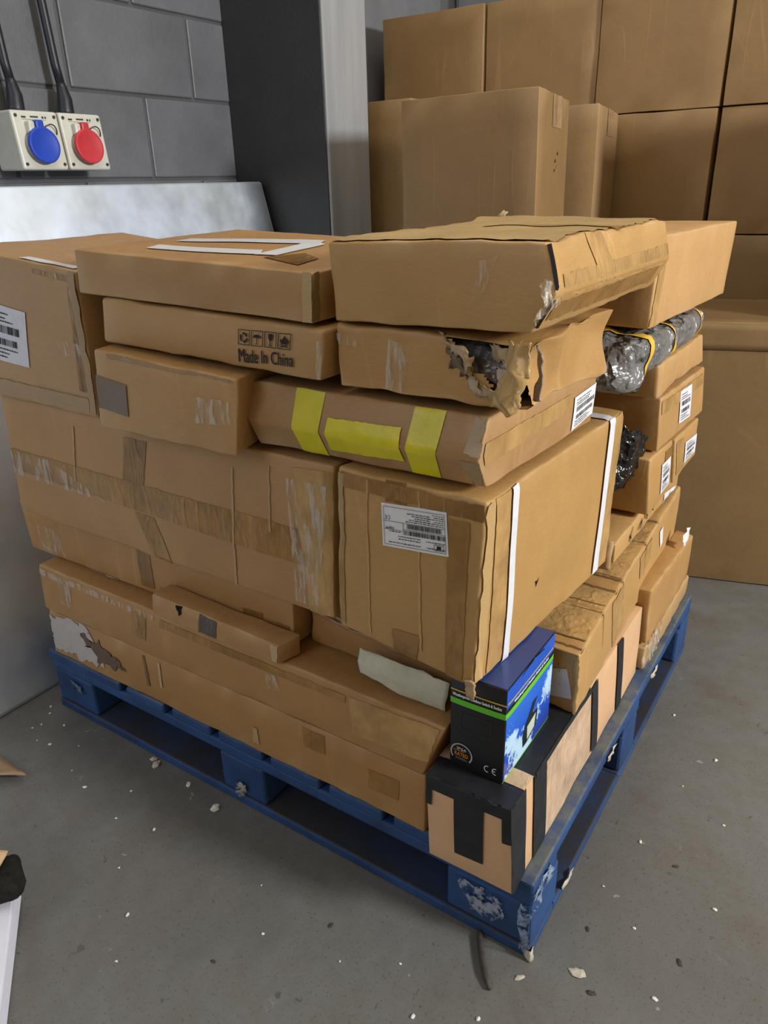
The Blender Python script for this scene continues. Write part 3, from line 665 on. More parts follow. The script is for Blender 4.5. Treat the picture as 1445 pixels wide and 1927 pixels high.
SPEC={ # key:(name,label,colour,options)
'A':('cardboard_box','long flat box lowest on the pallet, torn white paper patch at its left end',(0.379,0.202,0.073),dict(res=.03)),
'B':('cardboard_box','long flat brown box second from the bottom, its right end wrinkled under tape',(0.374,0.200,0.072),dict(r=.0045,crush=.0030)),
'C':('cardboard_box','short slim carton with one dark tape band on a ledge of the long box',(0.391,0.214,0.083),dict(res=.02,r=.003)),
'D':('cardboard_box','wide box squeezed under the big taped carton, shiny tape at its left end',(0.374,0.203,0.075),dict()),
'D2':('cardboard_box','squashed layered carton under the white-labelled big box, with pale sheet sticking out',(0.364,0.194,0.070),dict(r=.008,crush=.0040,amp=.005)),
'E':('cardboard_box','biggest brown carton on the left side, crossed by long brown tape strips',(0.385,0.216,0.088),dict(r=.005,bulge=.0025,crush=.0020)),
'F':('cardboard_box','pinkish brown carton at the far left top with a white barcode label',(0.391,0.230,0.103),dict(r=.004)),
'J':('cardboard_box','plain box with a dark brown rectangle at its left end',(0.401,0.230,0.088),dict(r=.0045,crush=.0025,bulge=.0025)),
'I':('cardboard_box','flat box printed Made In China with four handling symbols',(0.416,0.241,0.094),dict(r=.006,crush=.0025,bulge=.0025)),
'H':('cardboard_box','flat box topmost on the left with pale tape outline on its lid',(0.374,0.209,0.079),dict(r=.003,crush=.00055)),
'K':('cardboard_box','low box with a ridged end and three bright yellow tape strips',(0.374,0.210,0.086),dict(r=.003,lines={2:[.44],1:[.02,.05,.1,.17]},warp=warpK,bulge=.001)),
'L':('cardboard_box','torn carton with a ragged hole at its front corner showing grey wrapping inside',(0.426,0.241,0.083),dict(res=.0036,r=.003,crush=.0040,amp=.005,skip=skipL,warp=warpL)),
'M':('cardboard_box','wide battered box topmost in the middle with a bulging taped right side',(0.437,0.254,0.087),dict(res=.018,r=.004,lines={2:[.45]},warp=warpM,crush=.0025)),
'N':('cardboard_box','big upright carton with an upside-down white shipping label and two white straps',(0.437,0.254,0.086),dict(r=.0045,crush=.0030,bulge=.003,res=.02)),
'P':('cardboard_box','long carton on the near pallet corner bound with black tape',(0.673,0.417,0.233),dict(r=.0012,crush=.0010)),
'Q':('cardboard_box','long creased carton with white end label behind the blue and black product box',(0.468,0.275,0.100),dict(r=.0045,crush=.0030,warp=creaseQ,res=.008)),
'R1':('cardboard_box','thin brown box standing on edge at the far right edge of the pallet',(0.437,0.244,0.088),dict(r=.005,res=.02)),
'R2':('cardboard_box','thin box in shiny clear film lowest on the right edge of the pallet',(0.437,0.272,0.118),dict(r=.004,crush=.0030,res=.02)),
'S1':('cardboard_box','pale smooth box topmost at the right rear of the load',(0.520,0.302,0.126),dict(r=.004,crush=.0015)),
'S3':('cardboard_box','pale low carton with crumpled side beneath the grey plastic bundle',(0.500,0.293,0.118),dict(r=.004,crush=.0035,amp=.004,res=.02)),
'S4':('cardboard_box','deep carton with a small white label third from the top at the right rear',(0.458,0.262,0.098),dict(r=.004,crush=.0020)),
'S5':('cardboard_box','small labelled carton beside the white strapped corner of the big carton',(0.448,0.254,0.086),dict(r=.005)),
'S6':('cardboard_box','small labelled carton furthest back in the pair at the right rear',(0.458,0.262,0.092),dict(r=.005)),
'S7':('cardboard_box','low open-ended carton with marker scribble under the pair of small labelled cartons',(0.478,0.280,0.100),dict(r=.004,crush=.0025)),
}
BX={}
for k,(nm,lb,col,op) in SPEC.items():
    BX[k]=Carton(nm,lb,'box',BOX[k],color=col,**op)
NAMES={'tape':'tape_strip','clear':'clear_tape','label':'label','ragged':'torn_paper','yellow':'yellow_tape','strap':'strap','black':'black_tape','crease':'crease'}
OFF={}
for (b,f,kind,col,q) in TAPES:
    c=BX[b]; i=OFF.get(b,0); OFF[b]=i+1
    off={'tape':.0010,'clear':.0022,'label':.0016,'ragged':.0016,'yellow':.0012,'strap':.0026,'black':.0022,'crease':.0014}[kind]+.00006*i
    mat={'tape':'tape','clear':'clear','label':'label','ragged':'label','yellow':'yellow','strap':'strap','black':'black','crease':'card'}[kind]
    nm=NAMES[kind]
    if kind=='label' and (col==(.17,.12,.085)): nm='dark_sticker'
    if kind=='label' and b=='H': nm='pale_tape'
    o=c.patch(nm,f,q,M[mat],off,col,jag=.022 if kind=='ragged' else (.0018 if kind in('tape','clear','crease') else 0),step=.005 if kind in('ragged','strap','black','yellow','crease') else .010)
    if nm=='label' and b in('F','S4','S5','S6','K'): shipping_label(c,o,f,q if b!='F' else [q[0],q[1],q[2],q[3]],len(b)*7+i)
    if nm=='label' and b=='N': labN=(o,q)
    if nm=='label' and b=='Q': labQ=(o,q)
    if nm=='yellow_tape': o['label']='bright yellow tape strip over the ridged end'
    if nm=='dark_sticker': o['label']='dark brown rectangular sticker'
# the middle yellow strip lies along the ridge
o=BX['K'].patch('yellow_tape','front',[(.385,.66),(.695,.70),(.70,.20),(.375,.15)],M['yellow'],.0018,step=.006,jag=.0012); o['label']='short yellow tape strip lying along the ridge'
BX['C'].polys('tear','front',[(.20,.98),(.27,.98),(.27,.45),(.20,.45)],[[(.1,.9),(.9,1),(.75,.6),(.85,.35),(.5,.0),(.45,.4),(.25,.55)]],M['dark'],.0014)
# flat box print
I=BX['I']; ink=M['ink']
I.text('lettering','front',[(.672,.395),(.897,.475),(.897,.22),(.672,.115)],'Made In China',ink,bold=.006)
def icon_quad(i):
    a=.672+i*.0545; b=a+.049
    return [(a,.80+i*.014),(b,.812+i*.014),(b,.492+i*.014),(a,.48+i*.014)]
cup=[(.3,.88),(.7,.88),(.66,.55),(.54,.42),(.54,.16),(.66,.10),(.34,.10),(.46,.16),(.46,.42),(.34,.55)]
flame=[(.5,.88),(.62,.68),(.70,.58),(.80,.68),(.82,.48),(.72,.32),(.28,.32),(.18,.48),(.20,.68),(.30,.58),(.40,.70)]
umb=[(.14,.50)]+[(.5-.36*math.cos(R(a)),.50+.24*math.sin(R(a))) for a in range(15,180,15)]+[(.86,.50),(.70,.55),(.5,.50),(.30,.55)]
def recyc():
    out=[]
    for k in range(3):
        a0=90+120*k; out+=arc(.5,.48,.20,.34,a0-48,a0+28,6)
        ca,sa=math.cos(R(a0-48)),math.sin(R(a0-48)); 
        out.append([(.5+ca*.13,.48+sa*.13),(.5+ca*.41,.48+sa*.41),(.5+.27*math.cos(R(a0-76)),.48+.27*math.sin(R(a0-76)))])
    return out
ICONS=[recyc(),[umb,rect(.47,.14,.53,.52),rect(.38,.12,.5,.17),rect(.62,.80,.66,.88),rect(.74,.84,.78,.92)],[cup],[flame,[(.2,.26),(.8,.10),(.8,.16),(.2,.32)],[(.8,.26),(.2,.10),(.2,.16),(.8,.32)]]]
for i,ic in enumerate(ICONS):
    I.polys('handling_symbol','front',icon_quad(i),frame(0,0,1,1,.06,.045)+ic,ink)
# upside-down shipping label on the big carton
Nc=BX['N']; lab,q=labN
pl=frame(.03,.05,.96,.93,.006,.010)+[rect(.03,.62,.96,.632),rect(.03,.30,.96,.312),rect(.66,.30,.668,.62),rect(.03,.46,.66,.47),rect(.66,.46,.96,.47),rect(.66,.385,.96,.395),rect(.03,.19,.96,.20)]
pl=frame(.03,.06,.965,.94,.005,.009)
pl+=[rect(.03,.385,.965,.394),rect(.655,.385,.661,.66),rect(.03,.525,.655,.534),rect(.655,.57,.965,.578),rect(.655,.66,.965,.668),rect(.03,.80,.965,.808)][:4]
pl+=barcode(.08,.60,.40,.505,46,4)+barcode(.03,.64,.55,.655,52,5)
pl+=textlines(.25,.64,[.155,.20,.245,.29,.335],.020,6)+textlines(.05,.30,[.11,.155,.20,.25,.295,.34],.018,7)+textlines(.40,.92,[.70,.76,.86],.022,8)+textlines(.04,.40,[.72,.86],.022,9)+textlines(.70,.92,[.60],.022,10)+frame(.06,.76,.20,.90,.006,.012)+[rect(.10,.79,.16,.87)]
pl+=ce(.86,.95,.26,.36)
Nc.polys('print','front',q,[ [(1-x,1-y) for x,y in p] for p in [[(x,1-(1-y)) for x,y in p] for p in pl]],ink,.0028,parent=lab)
Nc.text('lettering','front',[Nc.uvq(q,.06,.50),Nc.uvq(q,.20,.50),Nc.uvq(q,.20,.42),Nc.uvq(q,.06,.42)],'ZqpW',ink,.0028,parent=lab,rot=True)
hole=Nc.polys('puncture','right',[(.335,.36),(.365,.365),(.36,.30),(.34,.31)],[[(.1,.9),(.5,.7),(1,.95),(.6,.45),(.35,0),(.3,.5)]],M['dark'],.0012)
# end label of the long creased carton
Qc=BX['Q']; lab,q=labQ
Qc.polys('print','front',q,ce(.66,.92,.18,.34)+textlines(.1,.9,[.06],.02,3)+textlines(.1,.6,[.55,.62],.03,4)+[rect(.06,.82,.22,1)],ink,.0026,parent=lab)
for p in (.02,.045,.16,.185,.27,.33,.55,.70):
    Qc.patch('fold_shade','top',[(.03,p+.004),(.97,p+.007),(.97,p+.002),(.03,p)],M['card'],.0014,(.20,.125,.05),jag=.002,step=.006)  # dark strips paint the shade of the lid creases
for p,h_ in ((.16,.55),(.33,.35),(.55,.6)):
    Qc.patch('fold_shade','right',[(p,.99),(p+.004,.99),(p+.012,1-h_),(p+.010,1-h_)],M['card'],.0014,(.27,.17,.07),jag=.001,step=.006)  # painted crease shade carried down the right side
Qc.patch('tape_strip','top',[(.03,.26),(.97,.26),(.97,.05),(.03,.05)],M['tape'],.0010,(.47,.30,.12),jag=.002)
Qc.patch('tape_strip','top',[(.03,.70),(.97,.70),(.97,.34),(.03,.34)],M['tape'],.0010,(.47,.30,.12),jag=.002)
Qc.patch('folded_edge','front',[(.02,.98),(.98,.98),(.98,.86),(.02,.86)],M['card'],.0022,(.40,.26,.11),jag=.003,step=.006)
Qc.patch('folded_edge','front',[(.93,.98),(.99,.98),(.995,.02),(.95,.02)],M['card'],.0030,(.40,.265,.11),jag=.004,step=.006)
BX['N'].patch('strap','top',[(.2,.90),(1,.895),(1,.845),(.2,.85)],M['strap'],.0026,step=.006)
BX['F'].patch('label','top',[(.55,.07),(.97,.07),(.97,.015),(.55,.015)],M['label'],.0018,(.60,.60,.62))
# marker scribble on the low carton
rd=random.Random(4); sc=[]
for k in range(4):
    for j in range(5):
        x0=.06+k*.24+rd.uniform(0,.12); y0=rd.uniform(.1,.6); dx=rd.uniform(-.06,.10); dy=rd.uniform(.25,.5)
        if j%2: dx,dy=rd.uniform(.08,.16),rd.uniform(-.1,.1)
        sc.append([(x0,y0),(x0+.02,y0),(x0+dx+.02,y0+dy+.03),(x0+dx,y0+dy+.03)])
BX['S7'].polys('marker_scribble','right',[(.14,.95),(.62,.95),(.62,.12),(.14,.12)],sc,ink,.0018)
# carton flaps on the open end of the low carton
for (x0,x1,y) in ((-.100,-.064,.452),(-.095,-.06,.444)):
    sheet('flap',[[(x0,y+.012,.520),(x1,y+.010,.522)],[(x0,y,.50),(x1,y-.004,.50)],[(x0,y-.004,.474),(x1,y-.006,.474)]],M['card'],BX['S7'].o,amp=.001,thick=.003,sub=4,jag=.0008).color=(.44,.30,.16,1)

# torn carton: contents, ragged flaps and shiny tape
Lc=BX['L'].o
bm=box_bm(-.306,.016,.890,-.068,.25,.951,.02,3)
bmesh.ops.subdivide_edges(bm,edges=bm.edges[:],cuts=3,use_grid_fill=True)
for v in bm.verts: v.co+=nvec(v.co*30)*.008
inner=bm_obj('wrapped_contents',bm,M['wrap'],Lc,Lc.location,True); inner['label']='dull grey film wrapping showing inside the torn corner'
def flap(name,grid,mat,col=None,**k):
    o=sheet(name,grid,M[mat],Lc,**k)
    if col: o.color=(*col,1)
    return o
flap('taped_flap',[[(-.078,.004,.955),(-.060,-.012,.957),(-.044,-.014,.962)],[(-.076,-.004,.928),(-.062,-.022,.925),(-.043,-.014,.932)],[(-.080,-.008,.905),(-.066,-.024,.905),(-.052,-.016,.905)],[(-.094,-.004,.886),(-.070,-.014,.883),(-.058,-.010,.886)]],'tape',(.46,.30,.12),amp=.009,freq=45,sub=8,thick=.002,jag=.004)
flap('clear_tape',[[(-.076,.000,.957),(-.042,-.018,.962)],[(-.074,-.012,.925),(-.046,-.021,.928)],[(-.085,-.012,.897),(-.058,-.019,.895)]],'clear',amp=.011,freq=60,sub=12,thick=.0005,jag=.004)
flap('torn_flap',[[(-.168,.002,.962),(-.150,-.008,.956),(-.128,-.010,.953),(-.118,-.004,.943)],[(-.160,.002,.948),(-.146,-.007,.945),(-.130,-.012,.938),(-.122,-.006,.925)]],'card',(.40,.28,.16),amp=.007,freq=70,sub=6,thick=.002,jag=.006)
flap('torn_flap',[[(-.155,-.002,.948),(-.135,-.006,.940)],[(-.148,-.004,.925),(-.128,-.004,.915)]],'card',(.16,.11,.07),amp=.006,freq=80,sub=7,thick=.002,jag=.007)
flap('torn_flap',[[(-.106,.010,.952),(-.090,.004,.955),(-.078,.004,.950)],[(-.100,.014,.935),(-.088,.006,.934),(-.078,.004,.930)]],'card',(.44,.32,.19),amp=.005,freq=60,sub=6,thick=.002,jag=.005)
flap('torn_flap',[[(-.128,-.002,.925),(-.118,-.002,.915)],[(-.124,-.005,.905),(-.106,-.006,.895)]],'label',(.42,.33,.24),amp=.004,freq=70,sub=6,thick=.001,jag=.006)
flap('torn_flap',[[(-.090,.0,.930),(-.078,-.004,.928)],[(-.088,-.004,.915),(-.076,-.006,.912)]],'label',(.42,.34,.26),amp=.006,freq=90,sub=6,thick=.001,jag=.005)
flap('torn_flap',[[(-.112,-.003,.912),(-.098,-.004,.905),(-.080,-.004,.902)],[(-.102,-.005,.896),(-.088,-.006,.888),(-.070,-.005,.886)]],'card',(.36,.245,.12),amp=.004,freq=70,sub=7,thick=.002,jag=.005)
flap('torn_flap',[[(-.138,-.002,.945),(-.126,-.003,.935)],[(-.128,-.004,.922),(-.114,-.005,.912)]],'card',(.38,.27,.15),amp=.004,freq=70,sub=7,thick=.002,jag=.005)
flap('torn_flap',[[(-.047,.012,.956),(-.040,.004,.950)],[(-.046,.014,.92),(-.036,.008,.925)],[(-.05,.014,.892),(-.040,.008,.892)]],'card',(.34,.25,.16),amp=.004,freq=60,sub=5,thick=.003,jag=.004)

# topmost box: open corner with a scrap of clear film and frayed edge
Mo=BX['M'].o
BX['M'].patch('open_seam','right',[(-.0,.985),(.018,.96),(.016,.05),(.0,.05)],M['dark'],.0012,jag=.004)
sheet('clear_film',[[(-.033,-.016,1.030),(-.024,.004,1.026)],[(-.030,-.022,1.008),(-.026,.0,1.006)],[(-.036,-.036,.986),(-.034,-.020,.990)]],M['clear'],Mo,amp=.006,freq=70,sub=8,thick=.0004,jag=.004)
BX['M'].patch('lid_flap','top',[(.01,.485),(.99,.505),(.97,.012),(.012,.012)],M['card'],.0016,(.43,.29,.12),jag=.006,step=.010)
BX['M'].patch('lid_flap','top',[(.015,.985),(.985,.985),(.98,.525),(.02,.50)],M['card'],.0016,(.41,.275,.115),jag=.006,step=.010)
BX['M'].patch('tape_strip','top',[(.35,.56),(.99,.60),(.99,.47),(.35,.45)],M['tape'],.0026,(.36,.22,.08),jag=.003)
# raw edges, folds and torn strips
BX['H'].patch('folded_edge','front',[(.968,.99),(.998,.99),(.998,.02),(.968,.02)],M['card'],.0018,(.46,.31,.14),jag=.0015)
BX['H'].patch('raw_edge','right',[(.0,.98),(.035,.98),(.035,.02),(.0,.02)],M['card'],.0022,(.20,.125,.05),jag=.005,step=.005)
BX['K'].patch('torn_edge','front',[(.955,.98),(.995,.98),(.998,.48),(.945,.47)],M['label'],.0016,(.40,.29,.18),jag=.010,step=.005)
BX['K'].patch('torn_edge','front',[(.94,.40),(.995,.42),(.99,.04),(.955,.02)],M['label'],.0016,(.34,.24,.13),jag=.008,step=.005)
BX['F'].patch('folded_edge','front',[(.955,.99),(.995,.99),(.995,.02),(.955,.02)],M['card'],.0030,(.33,.215,.11),jag=.002)
BX['F'].patch('lower_fold','front',[(.0,.14),(.95,.13),(.95,.02),(.0,.02)],M['card'],.0026,(.34,.222,.115),jag=.002)
BX['N'].patch('folded_edge','front',[(.004,.97),(.05,.97),(.05,.03),(.004,.03)],M['tape'],.0014,(.33,.205,.075),jag=.002)
BX['N'].patch('folded_edge','right',[(.004,.985),(.045,.985),(.045,.02),(.004,.02)],M['card'],.0020,(.47,.31,.13),jag=.003)
sheet('frayed_card',[[(-.306,.445,1.068),(-.292,.445,1.070)],[(-.302,.452,1.079),(-.294,.452,1.078)]],M['card'],Mo,amp=.003,freq=80,sub=4,thick=.002,jag=.003).color=(.40,.28,.15,1)
# big carton corner splinter
sheet('frayed_card',[[(-.110,-.024,.508),(-.096,-.024,.508)],[(-.108,-.026,.490),(-.094,-.024,.488)],[(-.104,-.026,.480),(-.098,-.025,.478)]],M['card'],Nc.o,amp=.003,freq=80,sub=5,thick=.003,jag=.003).color=(.40,.28,.15,1)
# pale sheet hanging from the squashed carton
fo=sheet('pale_sheet',[[(-.328,.036,.449),(-.25,.034,.448),(-.165,.036,.440)],[(-.330,.028,.425),(-.25,.026,.418),(-.168,.030,.415)],[(-.322,.026,.410),(-.25,.026,.397),(-.172,.030,.392)]],M['foam'],BX['D2'].o,amp=.0025,freq=18,sub=9,thick=.002,jag=.003)
fo['label']='pale greenish white sheet hanging out below'
for z,y in ((.486,.030),(.466,.040)):
    sheet('flap',[[(-.45,y+.025,z),(-.30,y+.01,z-.004),(-.17,y+.015,z-.012)],[(-.45,y+.03,z-.006),(-.30,y+.012,z-.012),(-.17,y+.02,z-.022)]],M['card'],BX['D2'].o,amp=.006,freq=20,sub=8,thick=.003,jag=.003).color=(.36,.23,.12,1)
# white scraps of paper on the right rear cartons, film round the lowest thin box
sheet('paper_scrap',[[(-.020,.86,.375),(-.016,.90,.385)],[(-.014,.86,.352),(-.014,.90,.352)]],M['crumb'],BX['R1'].o,amp=.003,freq=60,sub=5,thick=.0006,jag=.004)
sheet('shiny_film',[[(-.016,.612,.226),(-.0135,.75,.222)],[(-.0125,.60,.195),(-.0125,.74,.19)],[(-.0125,.62,.167),(-.0125,.72,.168)]],M['clear'],BX['R2'].o,amp=.006,freq=60,sub=9,thick=.0004,jag=.004)

# ------------------------------------------------------------------ blue and black product box
O=Carton('product_box','small glossy blue and black retail box standing on the black taped carton','box',BOX['O'],color=(.012,.012,.013),r=.0012,amp=0,crush=.00004,bulge=.0006,mat='boxblack',wear=0)
O.patch('top_panel','top',[(.01,.99),(.99,.99),(.99,.01),(.01,.01)],M['boxblue'],.0006)
O.patch('side_print','right',[(.01,.70),(.99,.70),(.99,.012),(.01,.012)],M['splash'],.0006)
O.patch('side_panel','right',[(.004,.992),(.996,.992),(.996,.80),(.004,.80)],M['paint'],.0006,(.012,.09,.52))
for f in ('front','right'):
    O.patch('green_stripe',f,[(0,.755),(1,.755),(1,.695),(0,.695)],M['paint'],.0009,(.12,.50,.03))
    O.patch('gold_line',f,[(0,.848),(1,.848),(1,.834),(0,.834)],M['paint'],.0009,(.62,.42,.06))
    O.text('lettering',f,[(.04,.815) if f=='front' else (.14,.815),(.93,.815) if f=='front' else (.86,.815),(.93,.772) if f=='front' else (.86,.772),(.04,.772) if f=='front' else (.14,.772)],'Weatherproof Outdoor-Switch & Socket',M['paint'],.0012,(.7,.7,.7),bold=.02)
O.patch('green_stripe','right',[(0,.014),(1,.014),(1,0),(0,0)],M['paint'],.0009,(.20,.60,.10))
O.polys('frame_print','front',[(.20,.62),(.76,.62),(.76,.44),(.20,.44)],frame(0,0,1,1,.012,.02),M['paint'],.0010,(.04,.04,.042))
bq=[(.02,.27),(.44,.27),(.44,.045),(.02,.045)]
O.polys('badge_ring','front',bq,arc(.5,.5,.44,.5,-40,215,30),M['paint'],.0010,(.42,.42,.40))
O.text('lettering','front',[O.uvq(bq,.30,.80),O.uvq(bq,.72,.80),O.uvq(bq,.72,.67),O.uvq(bq,.30,.67)],'IP66',M['paint'],.0012,(.6,.6,.6),bold=.02)
O.text('lettering','front',[O.uvq(bq,.20,.54),O.uvq(bq,.80,.54),O.uvq(bq,.80,.36),O.uvq(bq,.20,.36)],'RATED',M['paint'],.0012,(.75,.28,.02),bold=.04)
O.polys('badge_lines','front',bq,textlines(.14,.86,[.60],.04,3),M['paint'],.0011,(.6,.25,.02))
O.polys('badge_lines','front',bq,textlines(.24,.8,[.26,.19],.03,5),M['paint'],.0011,(.25,.25,.25))
O.polys('safety_mark','front',[(.66,.145),(.92,.145),(.92,.065),(.66,.065)],ce(),M['paint'],.0012,(.62,.62,.6))
dv=[(.36,.52),(.74,.52),(.74,.10),(.36,.10)]
O.polys('device_print','right',dv,[[(.08,.0),(.02,.35),(.12,.55),(.30,.72),(.52,.97),(.78,.97),(.50,.66),(.86,.60),(.80,.16),(.30,0)]],M['paint'],.0010,(.012,.016,.02))
O.polys('device_print','right',dv,[[(.26,.46),(.74,.54),(.70,.18),(.30,.08)]],M['paint'],.0012,(.52,.60,.50))
O.polys('tuck_slot','right',[(.25,.999),(.75,.999),(.75,.955),(.25,.955)],[[(0,.1),(.25,.8),(.55,1),(.55,.8),(.27,.55)],[(.62,.8),(1,.2),(.98,.5),(.62,1)]],M['dark'],.0012)

# tan strips and black top of the corner carton
Pc=BX['P']
Pc.patch('black_tape','top',[(.0,.42),(1,.42),(1,0),(0,0)],M['black'],.0022)
Pc.patch('tape_strip','top',[(.0,.118),(1,.118),(1,.066),(0,.066)],M['tape'],.0032,(.55,.38,.22))
Pc.patch('black_tape','right',[(.13,1),(.51,1),(.51,.955),(.13,.955)],M['black'],.0036)

# ------------------------------------------------------------------ plastic bundles
def bundle(name,label,path,wid,hei,mat,amp=.010,seed=0,bands=(),nseg=60,nr=40):
    """path: list of (y, x centre, z centre, scale)"""
    V=[];F=[]
    def P(t):
        t=min(max(t,0),1)*(len(path)-1); i=min(int(t),len(path)-2); f=t-i
        return [path[i][k]*(1-f)+path[i+1][k]*f for k in range(4)]
    def pt(t,a,off=0):
        y,x,z,s=P(t); e=min(t,1-t); s*=min(1,(max(e,0)/.08))**.5 if e<.08 else 1
        ca,sa=math.cos(a),math.sin(a); k=(abs(ca)**3.2+abs(sa)**3.2)**(-1/3.2)
        p=Vector((x+ca*k*wid/2*s,y,z+sa*k*hei/2*s))
        q=Vector((p.x*16,p.y*9,p.z*16+seed)); rdg=1-2*abs(noise.noise(q))
        n=Vector((ca,0,sa))
        return p+n*(amp*(rdg-.5)*s+off+amp*.6*noise.noise(p*45)*s)+Vector((0,amp*.8*noise.noise(p*20),0))
    for i in range(nseg+1):
        for j in range(nr): V.append(pt(i/nseg,j*2*math.pi/nr))
    for i in range(nseg):
        for j in range(nr): F.append((i*nr+j,(i+1)*nr+j,(i+1)*nr+(j+1)%nr,i*nr+(j+1)%nr))
    base=(path[len(path)//2][1],path[len(path)//2][0],path[len(path)//2][2]-hei/2)
    o=link(name,V,F,mat,None,base)
    tag(o,label,'plastic bundle')
    for (t0,t1,tw) in bands:
        V=[];F=[]
        for i in range(4):
            for j in range(nr+1): V.append(pt(t0+(t1-t0)*i/3+tw*math.sin(j*2*math.pi/nr),j*2*math.pi/nr,.0022))
        for i in range(3):
            for j in range(nr): F.append((i*(nr+1)+j,(i+1)*(nr+1)+j,(i+1)*(nr+1)+j+1,i*(nr+1)+j+1))
        b=link('amber_tape',V,F,M['band'],o,base); b['label']='amber yellow tape band round the bundle'
    return o
bundle('plastic_bundle','long grey plastic wrapped bundle with amber bands squeezed below the pale top box',
       [(.375,-.105,.838,.75),(.43,-.105,.846,1.0),(.50,-.102,.856,.92),(.58,-.085,.862,.66),(.72,-.078,.860,.64),(.90,-.078,.856,.58)],.15,.090,M['bag'],.009,3,((.245,.285,.012),(.60,.63,.01),(.88,.895,.008)))
sc=sheet('black_plastic_scrap',[[(-.085,.49,.735),(-.066,.50,.722),(-.052,.575,.690)],[(-.085,.49,.690),(-.058,.51,.685),(-.060,.58,.660)],[(-.085,.485,.645),(-.062,.50,.648),(-.068,.560,.628)],[(-.085,.48,.600),(-.075,.495,.615),(-.074,.53,.600)]],M['bagblack'],None,amp=.009,freq=22,sub=10,thick=.001,jag=.006,seed=4)
tag(sc,'crumpled black plastic film poking out behind the big strapped carton','plastic film')

# ------------------------------------------------------------------ boxes stacked behind
def plain(pts8,label,color=(.36,.235,.130),group=None,r=.0022,**k):
    return Carton('shipping_carton',label,'box',pts8,color=color,r=r,amp=.0015,crush=.0012,bulge=.001,res=.06,group=group,wear=.45,**k)
def aab(x0,x1,y0,y1,z0,z1): return [(x0,y0,z0),(x1,y0,z0),(x1,y0,z1),(x0,y0,z1),(x0,y1,z0),(x1,y1,z0),(x1,y1,z1),(x0,y1,z1)]
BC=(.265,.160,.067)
LOW='lower cartons of the rear stacks'
LOWL='plain brown carton low in the rear stacks behind the loaded pallet'
rows=[(.003,.552),(.556,.937),(.941,1.322),(1.326,1.712)]
xs=[(-1.612,-1.174),(-1.164,-.740),(-.733,-.326),(-.312,.10)]
names={(3,0):'top row carton beside the grey post, leftmost in the rear stack',(3,1):'top row carton second from the grey post in the rear stack',(3,2):'top row carton third from the grey post in the rear stack',(3,3):'top row carton at the right edge of the rear stack',
 (2,2):'second row carton with a slanting shadow, right of the pair set forward',(2,3):'second row carton at the right edge below the top row',(1,2):'shaded third row carton behind the pale top box of the load',(1,3):'shaded third row carton at the right edge above the tall front carton'}
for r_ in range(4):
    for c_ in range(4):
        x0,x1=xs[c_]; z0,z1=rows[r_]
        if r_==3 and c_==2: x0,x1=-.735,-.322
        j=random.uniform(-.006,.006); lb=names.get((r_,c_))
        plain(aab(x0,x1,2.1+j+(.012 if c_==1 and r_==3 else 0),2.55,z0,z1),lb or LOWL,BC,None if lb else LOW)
# forward boxes
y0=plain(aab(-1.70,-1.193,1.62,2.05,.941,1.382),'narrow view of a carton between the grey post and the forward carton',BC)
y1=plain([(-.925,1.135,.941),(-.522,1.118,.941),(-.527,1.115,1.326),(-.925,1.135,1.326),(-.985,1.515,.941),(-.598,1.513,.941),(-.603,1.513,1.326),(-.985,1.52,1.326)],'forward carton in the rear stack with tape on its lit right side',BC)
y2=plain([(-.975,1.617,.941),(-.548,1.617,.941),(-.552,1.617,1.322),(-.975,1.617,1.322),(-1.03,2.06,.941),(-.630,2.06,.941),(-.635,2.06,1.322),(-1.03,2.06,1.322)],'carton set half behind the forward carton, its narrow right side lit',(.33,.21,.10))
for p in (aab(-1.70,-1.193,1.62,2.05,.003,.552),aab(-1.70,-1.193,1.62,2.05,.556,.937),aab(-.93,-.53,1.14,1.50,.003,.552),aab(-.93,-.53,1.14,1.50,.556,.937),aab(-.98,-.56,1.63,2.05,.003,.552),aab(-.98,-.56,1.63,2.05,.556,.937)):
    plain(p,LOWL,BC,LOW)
for c in (y1,y2):
    c.patch('tape_strip','right',[(.42,.998),(.72,.998),(.72,.80),(.42,.80)],M['tape'],.0012,(.36,.235,.13))
    c.patch('tape_strip','right',[(.42,1),(.56,1),(.56,.82),(.42,.82)],M['tape'],.0016,(.30,.19,.10))
y1.polys('ink_marks','right',[(.48,.66),(.66,.66),(.66,.50),(.48,.50)],[[(.2,.1),(.4,.2),(.35,.3)],[(.3,.5),(.5,.55),(.4,.7)],[(.7,.8),(.9,.85),(.8,1)],[(.6,.3),(.65,.3),(.65,.5)]],M['ink'],.0014)
# tall front carton on the floor at the right
d=Vector((.964,.265,0)).normalized(); n=Vector((-d.y,d.x,0)); fl_=Vector((-.345,1.328,0)); W_=.80; D_=.44
def bigpts(z0,z1): return [tuple(p+Vector((0,0,z))) for p,z in ((fl_,z0),(fl_+d*W_,z0),(fl_+d*W_,z1),(fl_,z1),(fl_+n*D_,z0),(fl_+d*W_+n*D_,z0),(fl_+d*W_+n*D_,z1),(fl_+n*D_,z1))]
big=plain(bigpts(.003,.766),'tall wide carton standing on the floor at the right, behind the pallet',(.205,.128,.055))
fp=big.patch('flap','front',[(.003,.995),(.997,.995),(.997,.905),(.003,.905)],M['card'],.0035,(.215,.135,.058)); fp.data.attributes.new('wear','FLOAT','POINT')
fp.modifiers.new('thickness','SOLIDIFY').thickness=.003
# more cartons of the same rear stock standing on it, just outside the picture
for k,(z0,z1) in enumerate(((.770,1.07),(1.074,1.375))):
    plain([(.12,1.50,z0),(.42,1.56,z0),(.42,1.56,z1),(.12,1.50,z1),(.06,1.87,z0),(.33,1.94,z0),(.33,1.94,z1),(.06,1.87,z1)],LOWL,BC,LOW)

